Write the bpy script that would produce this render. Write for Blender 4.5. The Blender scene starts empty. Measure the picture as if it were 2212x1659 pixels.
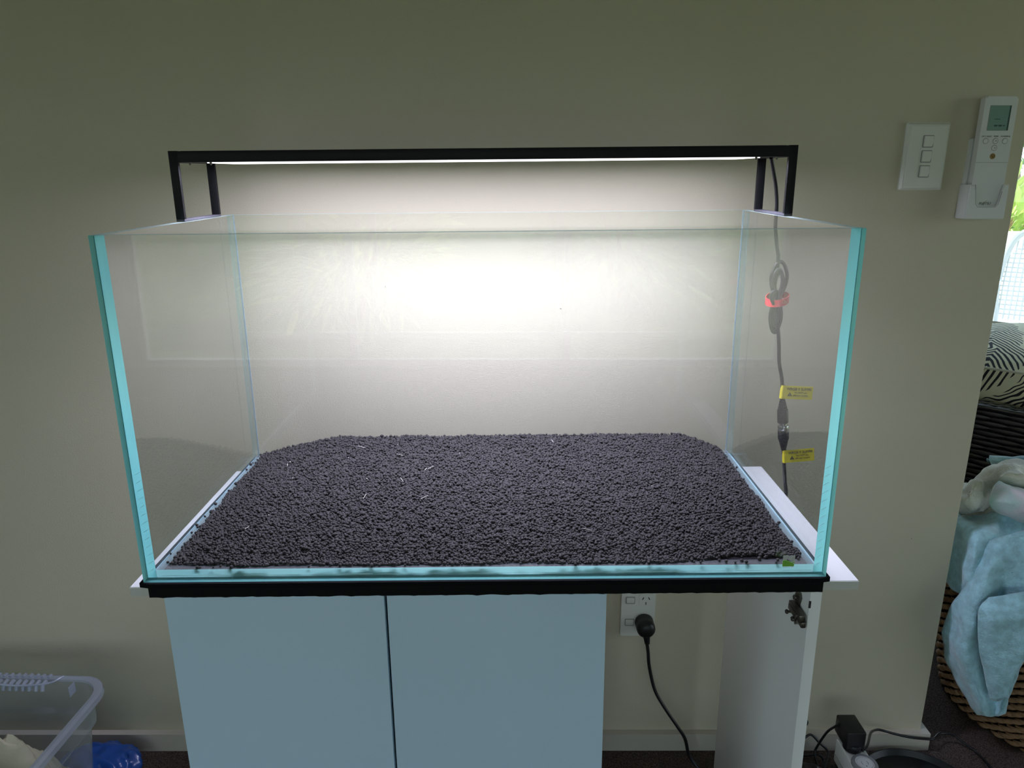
import bpy, bmesh, math, random
import numpy as np
from mathutils import Vector, Matrix, noise

random.seed(4)
rng = np.random.default_rng(7)
S = bpy.context.scene
COL = S.collection

# ------------------------------------------------------------------ camera, sky, sun, exposure
cam_data = bpy.data.cameras.new('camera')
cam_data.sensor_width = 36.0
cam_data.lens = 1615.64 / 2212 * 36.0
cam_data.clip_start = 0.02
cam = bpy.data.objects.new('camera', cam_data)
COL.objects.link(cam)
cam.location = (0.0353, -0.8794, 0.5168)
cam.rotation_euler = (math.pi / 2 - 0.27531, 0, -0.00111)
S.camera = cam

S.view_settings.view_transform = 'Standard'
S.view_settings.look = 'None'
S.view_settings.gamma = 1.0
S.view_settings.exposure = 0.0
S.view_settings.use_curve_mapping = False

SKY = 2.75
w = bpy.data.worlds.new('sky')
S.world = w
w.use_nodes = True
nt = w.node_tree
nt.nodes.clear()
o_ = nt.nodes.new('ShaderNodeOutputWorld')
b_ = nt.nodes.new('ShaderNodeBackground')
tc = nt.nodes.new('ShaderNodeTexCoord')
sp = nt.nodes.new('ShaderNodeSeparateXYZ')
cr = nt.nodes.new('ShaderNodeValToRGB')
nt.links.new(tc.outputs['Generated'], sp.inputs[0])
nt.links.new(sp.outputs['Z'], cr.inputs[0])
cr.color_ramp.elements[0].position = 0.0
cr.color_ramp.elements[0].color = (0.84, 0.91, 1.0, 1)
cr.color_ramp.elements[1].position = 0.6
cr.color_ramp.elements[1].color = (0.52, 0.74, 1.0, 1)
nt.links.new(cr.outputs[0], b_.inputs['Color'])
b_.inputs['Strength'].default_value = SKY
nt.links.new(b_.outputs[0], o_.inputs[0])

sun = bpy.data.lights.new('sun', 'SUN')
sun.energy = 6.5
sun.angle = 0.01
sun.color = (1.0, 0.96, 0.88)
suno = bpy.data.objects.new('sun', sun)
COL.objects.link(suno)
suno.rotation_euler = (math.radians(4), math.radians(38), 0)

LAMP = (3.7, 6.2)           # watts of the LED bar over the tank

# ------------------------------------------------------------------ materials
def mat(name, color=(0.5, 0.5, 0.5), rough=0.5, metal=0.0, spec=0.5, noise_amt=0.0, noise_scale=30.0,
        bump=0.0, bump_scale=200.0, color2=None, coat=0.0, sheen=0.0):
    m = bpy.data.materials.new(name)
    m.use_nodes = True
    n = m.node_tree.nodes
    l = m.node_tree.links
    p = n['Principled BSDF']
    p.inputs['Base Color'].default_value = (*color, 1)
    p.inputs['Roughness'].default_value = rough
    p.inputs['Metallic'].default_value = metal
    p.inputs['Specular IOR Level'].default_value = spec
    if coat:
        p.inputs['Coat Weight'].default_value = coat
    if sheen:
        p.inputs['Sheen Weight'].default_value = sheen
    t = n.new('ShaderNodeTexCoord')
    if noise_amt or color2:
        nz = n.new('ShaderNodeTexNoise')
        nz.inputs['Scale'].default_value = noise_scale
        nz.inputs['Detail'].default_value = 4
        l.new(t.outputs['Object'], nz.inputs['Vector'])
        r = n.new('ShaderNodeValToRGB')
        c2 = color2 or tuple(min(1, c * (1 + noise_amt)) for c in color)
        c1 = color if color2 else tuple(c * (1 - noise_amt) for c in color)
        r.color_ramp.elements[0].position = 0.35
        r.color_ramp.elements[1].position = 0.65
        r.color_ramp.elements[0].color = (*c1, 1)
        r.color_ramp.elements[1].color = (*c2, 1)
        l.new(nz.outputs['Fac'], r.inputs[0])
        l.new(r.outputs[0], p.inputs['Base Color'])
    if bump:
        nb = n.new('ShaderNodeTexNoise')
        nb.inputs['Scale'].default_value = bump_scale
        nb.inputs['Detail'].default_value = 3
        l.new(t.outputs['Object'], nb.inputs['Vector'])
        bp = n.new('ShaderNodeBump')
        bp.inputs['Strength'].default_value = bump
        bp.inputs['Distance'].default_value = 0.002
        l.new(nb.outputs['Fac'], bp.inputs['Height'])
        l.new(bp.outputs[0], p.inputs['Normal'])
    return m


def glass_mat(name, tint=(1, 1, 1), body=0.0, body_color=(0.8, 0.85, 0.9), rough=0.0, gain=1.0):
    """Clear sheet: what is not reflected (Fresnel) goes straight through."""
    m = bpy.data.materials.new(name)
    m.use_nodes = True
    n = m.node_tree.nodes
    l = m.node_tree.links
    n.clear()
    out = n.new('ShaderNodeOutputMaterial')
    geo = n.new('ShaderNodeNewGeometry')
    fr = n.new('ShaderNodeFresnel')
    mr = n.new('ShaderNodeMapRange')
    mr.inputs['To Min'].default_value = 1.5
    mr.inputs['To Max'].default_value = 1 / 1.5
    l.new(geo.outputs['Backfacing'], mr.inputs['Value'])
    l.new(mr.outputs[0], fr.inputs['IOR'])
    tr = n.new('ShaderNodeBsdfTransparent')
    tr.inputs[0].default_value = (*tint, 1)
    gl = n.new('ShaderNodeBsdfGlossy')
    gl.inputs['Roughness'].default_value = rough
    mx = n.new('ShaderNodeMixShader')
    l.new(fr.outputs[0], mx.inputs[0])
    l.new(gl.outputs[0], mx.inputs[2])
    if body:
        df = n.new('ShaderNodeBsdfDiffuse')
        df.inputs[0].default_value = (*body_color, 1)
        tl = n.new('ShaderNodeBsdfTranslucent')
        tl.inputs[0].default_value = (*body_color, 1)
        m1 = n.new('ShaderNodeMixShader')
        l.new(df.outputs[0], m1.inputs[1])
        l.new(tl.outputs[0], m1.inputs[2])
        m2 = n.new('ShaderNodeMixShader')
        m2.inputs[0].default_value = body
        l.new(tr.outputs[0], m2.inputs[1])
        l.new(m1.outputs[0], m2.inputs[2])
        l.new(m2.outputs[0], mx.inputs[1])
    else:
        l.new(tr.outputs[0], mx.inputs[1])
    l.new(mx.outputs[0], out.inputs[0])
    return m


def edge_mat(name, color=(0.32, 0.80, 0.70), color2=(0.24, 0.70, 0.70), trans=0.75, clear=0.0):
    """Cut edge of a thick glass sheet: light piped inside the sheet leaves it tinted green-blue."""
    m = bpy.data.materials.new(name)
    m.use_nodes = True
    n = m.node_tree.nodes
    l = m.node_tree.links
    n.clear()
    out = n.new('ShaderNodeOutputMaterial')
    tc = n.new('ShaderNodeTexCoord')
    nz = n.new('ShaderNodeTexNoise')
    nz.inputs['Scale'].default_value = 6
    l.new(tc.outputs['Object'], nz.inputs['Vector'])
    r = n.new('ShaderNodeValToRGB')
    r.color_ramp.elements[0].position = 0.3
    r.color_ramp.elements[1].position = 0.7
    r.color_ramp.elements[0].color = (*color, 1)
    r.color_ramp.elements[1].color = (*color2, 1)
    l.new(nz.outputs['Fac'], r.inputs[0])
    df = n.new('ShaderNodeBsdfDiffuse')
    tl = n.new('ShaderNodeBsdfTranslucent')
    l.new(r.outputs[0], df.inputs[0])
    l.new(r.outputs[0], tl.inputs[0])
    m1 = n.new('ShaderNodeMixShader')
    m1.inputs[0].default_value = trans
    l.new(df.outputs[0], m1.inputs[1])
    l.new(tl.outputs[0], m1.inputs[2])
    last = m1
    if clear:
        tr = n.new('ShaderNodeBsdfTransparent')
        tr.inputs[0].default_value = (0.8, 1, 0.98, 1)
        m3 = n.new('ShaderNodeMixShader')
        m3.inputs[0].default_value = clear
        l.new(m1.outputs[0], m3.inputs[1])
        l.new(tr.outputs[0], m3.inputs[2])
        last = m3
    gl = n.new('ShaderNodeBsdfGlossy')
    gl.inputs['Roughness'].default_value = 0.05
    m2 = n.new('ShaderNodeMixShader')
    m2.inputs[0].default_value = 0.05
    l.new(last.outputs[0], m2.inputs[1])
    l.new(gl.outputs[0], m2.inputs[2])
    l.new(m2.outputs[0], out.inputs[0])
    return m


def emit_mat(name, color, strength):
    m = bpy.data.materials.new(name)
    m.use_nodes = True
    n = m.node_tree.nodes
    n.clear()
    out = n.new('ShaderNodeOutputMaterial')
    e = n.new('ShaderNodeEmission')
    e.inputs[0].default_value = (*color, 1)
    e.inputs[1].default_value = strength
    m.node_tree.links.new(e.outputs[0], out.inputs[0])
    return m


M = {}
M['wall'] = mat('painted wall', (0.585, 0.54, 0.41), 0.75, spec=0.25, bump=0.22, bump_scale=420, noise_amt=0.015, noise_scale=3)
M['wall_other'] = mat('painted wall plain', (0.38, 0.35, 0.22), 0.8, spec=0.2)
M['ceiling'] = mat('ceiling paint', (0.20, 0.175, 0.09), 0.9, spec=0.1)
M['base'] = mat('baseboard paint', (0.55, 0.51, 0.43), 0.45, bump=0.05)
M['carpet'] = mat('carpet', (0.035, 0.026, 0.022), 0.95, spec=0.05, color2=(0.14, 0.105, 0.09), noise_scale=420, bump=1.0, bump_scale=480)
M['glass'] = glass_mat('clear sheet glass', (0.985, 0.995, 0.99))
M['edge'] = edge_mat('green glass edge')
M['rim'] = edge_mat('polished glass rim', (0.75, 0.92, 0.90), (0.65, 0.85, 0.85), 0.4, 0.3)
M['edge_base'] = edge_mat('green glass base edge', (0.50, 0.95, 0.86), (0.42, 0.88, 0.84))
M['dusty'] = glass_mat('dusty base glass', (0.95, 0.97, 0.96), 0.40, (0.27, 0.28, 0.29), 0.08)
M['edge_dim'] = mat('glass underside painted reflection', (0.30, 0.46, 0.48), 0.3)  # teal-grey painted in for the reflection at the underside of the panes
M['black_mat'] = mat('black foam', (0.006, 0.006, 0.007), 0.9, spec=0.1, bump=0.5, bump_scale=300)
M['black_board'] = mat('black painted board', (0.003, 0.003, 0.0035), 0.6, spec=0.15, bump=0.5, bump_scale=120)
M['worn'] = mat('bare chipboard', (0.22, 0.18, 0.14), 0.9)
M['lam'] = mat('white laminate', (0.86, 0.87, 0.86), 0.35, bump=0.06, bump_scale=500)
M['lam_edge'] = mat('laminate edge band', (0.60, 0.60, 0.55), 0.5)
M['door'] = mat('white door laminate with daylight tint', (0.55, 0.72, 0.84), 0.4, bump=0.04, bump_scale=400)  # white doors, the blue of the daylight put into their colour
M['alu'] = mat('black anodised aluminium', (0.005, 0.005, 0.006), 0.5, metal=0.0, spec=0.22)
M['acryl'] = glass_mat('clear acrylic', (0.9, 0.93, 1.0), 0.12, (0.6, 0.62, 0.7), 0.1)
M['alu_lit'] = mat('lamp-lit speckled aluminium', (0.05, 0.05, 0.058), 0.5, noise_amt=0.4, noise_scale=900)  # lighter speckled copy of the black aluminium, lamplight on the foot painted in
M['led'] = emit_mat('led panel', (1.0, 0.97, 1.0), 2.5)
M['rubber'] = mat('black cable rubber', (0.010, 0.010, 0.011), 0.32)
M['plastic_black'] = mat('black plastic', (0.006, 0.0065, 0.007), 0.42, bump=0.1)
M['steel'] = mat('dull steel', (0.16, 0.15, 0.13), 0.38, metal=1.0)
M['chrome'] = mat('bright metal', (0.65, 0.65, 0.65), 0.2, metal=1.0)
M['red'] = mat('red hook strap', (0.80, 0.03, 0.05), 0.6)
M['yellow'] = mat('yellow label', (0.80, 0.68, 0.02), 0.5)
M['ink'] = mat('black print', (0.02, 0.02, 0.02), 0.7)
M['greyink'] = mat('grey print', (0.10, 0.10, 0.10), 0.7)
M['goldink'] = mat('gold print', (0.75, 0.40, 0.15), 0.5)
M['white'] = mat('white plastic', (0.72, 0.73, 0.72), 0.35)
M['plate'] = mat('switch plate plastic', (0.74, 0.74, 0.68), 0.3)
M['gap'] = mat('shadow gap plastic', (0.30, 0.30, 0.28), 0.6)
M['lcd'] = mat('lcd glass', (0.24, 0.37, 0.33), 0.08, coat=0.5)
M['lcdseg'] = mat('lcd segment', (0.03, 0.08, 0.08), 0.4)
M['brown'] = mat('amber rubber button', (0.34, 0.20, 0.06), 0.5)
M['tub'] = glass_mat('translucent polypropylene', (0.93, 0.96, 0.97), 0.28, (0.62, 0.68, 0.74), 0.15)
M['tubrim'] = glass_mat('translucent polypropylene rim', (0.8, 0.85, 0.9), 0.62, (0.58, 0.63, 0.72), 0.2)
M['cloth_cream'] = mat('cream cotton', (0.42, 0.40, 0.28), 0.9, bump=0.3, bump_scale=150)
M['cloth_blue'] = mat('blue grey cotton', (0.14, 0.22, 0.28), 0.9, bump=0.3, bump_scale=150)
M['bag'] = mat('blue plastic film', (0.01, 0.07, 0.34), 0.28, coat=0.3)
M['soil'] = mat('fired clay granule', (0.022, 0.0205, 0.0195), 0.75, spec=0.3, noise_amt=0.35, noise_scale=60)
M['soilbed'] = mat('dark soil bed', (0.012, 0.011, 0.012), 1.0, spec=0.0)
M['fleck'] = mat('pale fleck', (0.55, 0.52, 0.45), 0.7)
M['fleece_blue'] = mat('light blue fleece', (0.34, 0.60, 0.66), 1.0, spec=0.05, bump=1.0, bump_scale=260, noise_amt=0.16, noise_scale=60, sheen=0.6)
M['fleece_cream'] = mat('cream fleece', (0.78, 0.77, 0.66), 1.0, spec=0.05, bump=0.9, bump_scale=260, noise_amt=0.07, noise_scale=40, sheen=0.5)
M['fleece_pink'] = mat('pink and mint fleece', (0.80, 0.60, 0.70), 1.0, spec=0.05, bump=0.9, bump_scale=260, color2=(0.40, 0.66, 0.60), noise_scale=9, sheen=0.5)
M['fleece_mint'] = mat('mint fleece with dark teal marks', (0.42, 0.66, 0.66), 1.0, spec=0.05, bump=0.9, bump_scale=260, color2=(0.06, 0.22, 0.28), noise_scale=16, sheen=0.5)
M['grass'] = mat('dried seagrass', (0.24, 0.13, 0.06), 0.75, color2=(0.50, 0.31, 0.17), noise_scale=25, bump=0.5, bump_scale=150)
M['grassdark'] = mat('basket inner', (0.03, 0.018, 0.010), 0.9)
M['wicker'] = mat('dark resin wicker', (0.022, 0.020, 0.020), 0.38, spec=0.8, noise_amt=0.3, coat=0.6)
M['wickerdark'] = mat('wicker backing', (0.006, 0.006, 0.007), 0.9)
M['patio'] = mat('pale concrete', (0.85, 0.85, 0.80), 0.8, noise_amt=0.05)
M['lawn'] = mat('lawn', (0.11, 0.15, 0.03), 0.9, noise_amt=0.4, noise_scale=6)
M['leaf'] = mat('leaf', (0.42, 0.58, 0.14), 0.5, color2=(0.75, 0.80, 0.25), noise_scale=3)
M['leaf2'] = mat('deep leaf', (0.14, 0.34, 0.08), 0.5, color2=(0.36, 0.55, 0.16), noise_scale=3)
M['frame'] = mat('aluminium window frame', (0.55, 0.56, 0.55), 0.4)
M['dial'] = mat('dial face', (0.66, 0.67, 0.70), 0.4)
M['dialring'] = mat('grey dial ring', (0.22, 0.23, 0.25), 0.4)
M['green'] = mat('green sticker', (0.20, 0.48, 0.06), 0.5)
M['stick'] = mat('silver sticker', (0.50, 0.52, 0.50), 0.4)
M['piping'] = mat('cream piping', (0.60, 0.58, 0.45), 0.8)

# palm print fabric: feathered dark fronds on cream, printed flat
m = bpy.data.materials.new('palm print fabric')
m.use_nodes = True
n, l = m.node_tree.nodes, m.node_tree.links
p = n['Principled BSDF']
p.inputs['Roughness'].default_value = 0.9
tcn = n.new('ShaderNodeTexCoord')
def _math(op, a, b=None):
    q = n.new('ShaderNodeMath')
    q.operation = op
    for i, v in enumerate((a, b)):
        if v is None:
            continue
        if isinstance(v, (int, float)):
            q.inputs[i].default_value = v
        else:
            l.new(v, q.inputs[i])
    return q.outputs[0]
mapn = n.new('ShaderNodeMapping')
mapn.inputs['Rotation'].default_value = (0.3, 0.5, 0.4)
l.new(tcn.outputs['Object'], mapn.inputs['Vector'])
nz = n.new('ShaderNodeTexNoise')
nz.inputs['Scale'].default_value = 7
l.new(mapn.outputs[0], nz.inputs['Vector'])
sx = n.new('ShaderNodeSeparateXYZ')
l.new(mapn.outputs[0], sx.inputs[0])
u_ = _math('ADD', sx.outputs['X'], _math('MULTIPLY', nz.outputs['Fac'], 0.09))
v_ = _math('ADD', sx.outputs['Z'], _math('MULTIPLY', sx.outputs['Y'], 0.6))
v_ = _math('ADD', v_, _math('MULTIPLY', nz.outputs['Fac'], 0.10))
vp = _math('PINGPONG', v_, 0.075)
st = _math('SINE', _math('MULTIPLY', _math('ADD', u_, _math('MULTIPLY', vp, 1.5)), 270))
msk = _math('LESS_THAN', vp, 0.064)
th = _math('GREATER_THAN', _math('SUBTRACT', st, _math('MULTIPLY', vp, 9.0)), -0.10)
ink = _math('MULTIPLY', msk, th)
mixc = n.new('ShaderNodeMix')
mixc.data_type = 'RGBA'
l.new(ink, mixc.inputs['Factor'])
mixc.inputs['A'].default_value = (0.80, 0.77, 0.55, 1)
mixc.inputs['B'].default_value = (0.020, 0.020, 0.024, 1)
l.new(mixc.outputs['Result'], p.inputs['Base Color'])
M['palm'] = m

# ------------------------------------------------------------------ helpers
TILTED = []          # things that stand on the slightly sloping cabinet


def link(name, me, parent=None):
    o = bpy.data.objects.new(name, me)
    COL.objects.link(o)
    if parent is not None:
        o.parent = parent
    return o


def tag(o, label=None, cat=None, group=None, kind=None, tilt=False):
    if label: o['label'] = label
    if cat: o['category'] = cat
    if group: o['group'] = group
    if kind: o['kind'] = kind
    if tilt: TILTED.append(o)
    return o


def empty(name, loc=(0, 0, 0)):
    o = bpy.data.objects.new(name, None)
    o.empty_display_size = 0.02
    COL.objects.link(o)
    o.location = loc
    return o


class MB:
    """collects geometry (world or thing coordinates) and links it as ONE mesh object"""
    def __init__(self):
        self.bm = bmesh.new()

    def box(self, lo, hi, bev=0.0, seg=2, rot=None, mi=0):
        lo, hi = Vector(lo), Vector(hi)
        c, s = (lo + hi) / 2, hi - lo
        tmp = bmesh.new()
        bmesh.ops.create_cube(tmp, size=1.0)
        bmesh.ops.scale(tmp, vec=s, verts=tmp.verts)
        if bev:
            bmesh.ops.bevel(tmp, geom=list(tmp.edges), offset=bev, segments=seg, profile=0.5, affect='EDGES')
        mtx = Matrix.Translation(c)
        if rot is not None:
            mtx = mtx @ rot
        self._merge(tmp, mtx, mi)
        return self

    def _merge(self, tmp, mtx, mi=0, smooth=False):
        bmesh.ops.transform(tmp, matrix=mtx, verts=tmp.verts)
        vm = {}
        for v in tmp.verts:
            vm[v] = self.bm.verts.new(v.co)
        for f in tmp.faces:
            try:
                g = self.bm.faces.new([vm[v] for v in f.verts])
                g.material_index = mi
                g.smooth = smooth or f.smooth
            except ValueError:
                pass
        tmp.free()

    def mesh(self, verts, faces, mi=0, smooth=False):
        vs = [self.bm.verts.new(v) for v in verts]
        for f in faces:
            try:
                g = self.bm.faces.new([vs[i] for i in f])
                g.material_index = mi
                g.smooth = smooth
            except ValueError:
                pass
        return self

    def prism(self, poly, z0, z1, axis='z', mtx=None, mi=0, smooth=False):
        """poly: 2D outline extruded between z0 and z1"""
        k = len(poly)
        def P(a, b, c):
            v = Vector({'z': (a, b, c), 'y': (a, c, b), 'x': (c, a, b)}[axis])
            return mtx @ v if mtx is not None else v
        vs = [P(a, b, z0) for a, b in poly] + [P(a, b, z1) for a, b in poly]
        fs = [list(range(k))[::-1], list(range(k, 2 * k))] + [[i, (i + 1) % k, k + (i + 1) % k, k + i] for i in range(k)]
        return self.mesh(vs, fs, mi, smooth)

    def lathe(self, prof, c=(0, 0, 0), axis='z', seg=32, mtx=None, mi=0):
        """prof: list of (radius, height)"""
        vs, fs = [], []
        c = Vector(c)
        for r, h in prof:
            for i in range(seg):
                a = 2 * math.pi * i / seg
                q = (r * math.cos(a), r * math.sin(a))
                v = Vector({'z': (q[0], q[1], h), 'y': (q[0], h, q[1]), 'x': (h, q[0], q[1])}[axis])
                if mtx is not None:
                    v = mtx @ v
                vs.append(v + c)
        for j in range(len(prof) - 1):
            for i in range(seg):
                fs.append([j * seg + i, j * seg + (i + 1) % seg, (j + 1) * seg + (i + 1) % seg, (j + 1) * seg + i])
        fs.append(list(range(seg))[::-1])
        fs.append([(len(prof) - 1) * seg + i for i in range(seg)])
        self.mesh(vs, fs, mi, True)
        return self

    def tube(self, pts, r, seg=10, closed=False, smooth=6, mi=0):
        P = catmull(pts, smooth, closed) if smooth else [Vector(q) for q in pts]
        k = len(P)
        vs, fs = [], []
        up = Vector((0.13, 0.31, 0.94)).normalized()
        N = None
        for i in range(k):
            a = P[(i - 1) % k] if (closed or i > 0) else P[i]
            b = P[(i + 1) % k] if (closed or i < k - 1) else P[i]
            t = (b - a)
            t = t.normalized() if t.length > 1e-9 else Vector((0, 0, 1))
            if N is None:
                N = t.cross(up)
                if N.length < 0.1:
                    N = t.cross(Vector((1, 0, 0)))
            N = (N - t * N.dot(t)).normalized()
            B = t.cross(N)
            rr = r(i / (k - 1)) if callable(r) else r
            for j in range(seg):
                an = 2 * math.pi * j / seg
                vs.append(P[i] + N * (rr * math.cos(an)) + B * (rr * math.sin(an)))
        for i in range(k if closed else k - 1):
            for j in range(seg):
                a0, a1 = i * seg, ((i + 1) % k) * seg
                fs.append([a0 + j, a0 + (j + 1) % seg, a1 + (j + 1) % seg, a1 + j])
        if not closed:
            fs.append(list(range(seg))[::-1])
            fs.append([(k - 1) * seg + j for j in range(seg)])
        self.mesh(vs, fs, mi, True)
        return self

    def build(self, name, mats, parent=None, autosmooth=True):
        bmesh.ops.recalc_face_normals(self.bm, faces=self.bm.faces)
        me = bpy.data.meshes.new(name)
        self.bm.to_mesh(me)
        self.bm.free()
        for q in (mats if isinstance(mats, (list, tuple)) else [mats]):
            me.materials.append(M[q])
        if autosmooth:
            me.polygons.foreach_set('use_smooth', [True] * len(me.polygons))
            try:
                me.set_sharp_from_angle(angle=math.radians(38))
            except Exception:
                pass
        return link(name, me, parent)


def catmull(pts, n=6, closed=False):
    P = [Vector(p) for p in pts]
    k = len(P)
    if k < 3 and not closed:
        return [P[0].lerp(P[1], i / n) for i in range(n + 1)] if k == 2 else P
    out = []
    rng_ = range(k) if closed else range(k - 1)
    for i in rng_:
        if closed:
            p0, p1, p2, p3 = P[(i - 1) % k], P[i], P[(i + 1) % k], P[(i + 2) % k]
        else:
            p1, p2 = P[i], P[i + 1]
            p0 = P[i - 1] if i > 0 else p1 * 2 - p2
            p3 = P[i + 2] if i + 2 < k else p2 * 2 - p1
        for s in range(n):
            t = s / n
            out.append(0.5 * ((2 * p1) + (p2 - p0) * t + (2 * p0 - 5 * p1 + 4 * p2 - p3) * t * t + (3 * p1 - p0 - 3 * p2 + p3) * t ** 3))
    if not closed:
        out.append(P[-1].copy())
    return out


def rrect(x0, y0, x1, y1, r, seg=6):
    out = []
    for cx, cy, a0 in ((x1 - r, y1 - r, 0), (x0 + r, y1 - r, 90), (x0 + r, y0 + r, 180), (x1 - r, y0 + r, 270)):
        for i in range(seg + 1):
            a = math.radians(a0 + 90 * i / seg)
            out.append((cx + r * math.cos(a), cy + r * math.sin(a)))
    return out


def text(name, s, size, loc, m, parent, rot=(math.pi / 2, 0, 0), ext=0.0002, shear=0.0, ax='CENTER', sx=1.0):
    """lettering facing -y by default, turned into one thin mesh"""
    c = bpy.data.curves.new(name, 'FONT')
    c.body = s
    c.size = size
    c.extrude = ext
    c.align_x = ax
    c.align_y = 'CENTER'
    c.shear = shear
    c.resolution_u = 3
    t = bpy.data.objects.new(name, c)
    COL.objects.link(t)
    bpy.context.view_layer.update()
    me = bpy.data.meshes.new_from_object(t)
    COL.objects.unlink(t)
    bpy.data.objects.remove(t)
    me.materials.clear()
    me.materials.append(M[m])
    o = link(name, me, parent)
    o.location = loc
    o.rotation_euler = rot
    o.scale = (sx, 1, 1)
    return o


def patch(grid, n=7, wob=0.0, seed=0, thick=0.006):
    """smooth surface through a grid of control points; returns verts, faces (two sided slab)"""
    rows = [catmull(r, n) for r in grid]
    cols = [catmull([rows[i][j] for i in range(len(rows))], n) for j in range(len(rows[0]))]
    nu, nv = len(cols), len(cols[0])
    A = [[cols[i][j].copy() for j in range(nv)] for i in range(nu)]
    Nn = [[None] * nv for _ in range(nu)]
    for i in range(nu):
        for j in range(nv):
            du = A[min(i + 1, nu - 1)][j] - A[max(i - 1, 0)][j]
            dv = A[i][min(j + 1, nv - 1)] - A[i][max(j - 1, 0)]
            q = du.cross(dv)
            Nn[i][j] = q.normalized() if q.length > 1e-12 else Vector((0, -1, 0))
    vs, fs = [], []
    for side in (0, 1):
        for i in range(nu):
            for j in range(nv):
                d = noise.noise(A[i][j] * 22 + Vector((seed, 0, 0))) * wob + noise.noise(A[i][j] * 60 + Vector((0, seed, 0))) * wob * 0.3
                vs.append(A[i][j] + Nn[i][j] * (d + (thick if side else 0)))
    K = nu * nv
    for i in range(nu - 1):
        for j in range(nv - 1):
            a, b, c, d = i * nv + j, i * nv + j + 1, (i + 1) * nv + j + 1, (i + 1) * nv + j
            fs.append([a, b, c, d])
            fs.append([K + d, K + c, K + b, K + a])
    ring = [(i, 0) for i in range(nu)] + [(nu - 1, j) for j in range(1, nv)] + [(i, nv - 1) for i in range(nu - 2, -1, -1)] + [(0, j) for j in range(nv - 2, 0, -1)]
    ids = [i * nv + j for i, j in ring]
    for a, b in zip(ids, ids[1:] + ids[:1]):
        fs.append([a, b, K + b, K + a])
    return vs, fs


def pieces(name, proto_me, mats_list, parent, limit=280, focus=None):
    """alike pieces: the ones nearest the camera's view as objects, the rest joined as stuff"""
    if focus is not None:
        f = Vector(focus)
        mats_list = sorted(mats_list, key=lambda q: (q.translation - f).length)
    for q in mats_list[:limit]:
        o = link(name, proto_me, parent)
        o.matrix_local = q
    rest = mats_list[limit:]
    if rest:
        co = np.array([v.co[:] for v in proto_me.vertices])
        nf = [tuple(pl.vertices) for pl in proto_me.polygons]
        V, F = [], []
        for q in rest:
            R_ = np.array(q)
            b0 = len(V)
            V.extend((co @ R_[:3, :3].T + R_[:3, 3]).tolist())
            F.extend([tuple(b0 + i for i in ff) for ff in nf])
        me = bpy.data.meshes.new(name + '_weave')
        me.from_pydata(V, [], F)
        me.materials.append(proto_me.materials[0])
        me.polygons.foreach_set('use_smooth', [True] * len(me.polygons))
        o = link(name + '_weave', me, parent)
        o['kind'] = 'stuff'


def lens_mesh(name, L, W, T, m, nl=7, nw=6):
    """flat strand, pointed at both ends, lying along x, outward = z"""
    vs, fs = [], []
    for i in range(nl):
        t = i / (nl - 1)
        s = max(0.3, math.sin(math.pi * t) ** 0.4)
        z = T * 1.1 * math.sin(math.pi * t)
        for j in range(nw):
            a = 2 * math.pi * j / nw
            vs.append((L * (t - 0.5), W / 2 * s * math.cos(a), z + T / 2 * s * math.sin(a)))
    for i in range(nl - 1):
        for j in range(nw):
            fs.append((i * nw + j, i * nw + (j + 1) % nw, (i + 1) * nw + (j + 1) % nw, (i + 1) * nw + j))
    me = bpy.data.meshes.new(name)
    me.from_pydata(vs, [], fs)
    me.materials.append(M[m])
    me.polygons.foreach_set('use_smooth', [True] * len(me.polygons))
    return me

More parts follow.
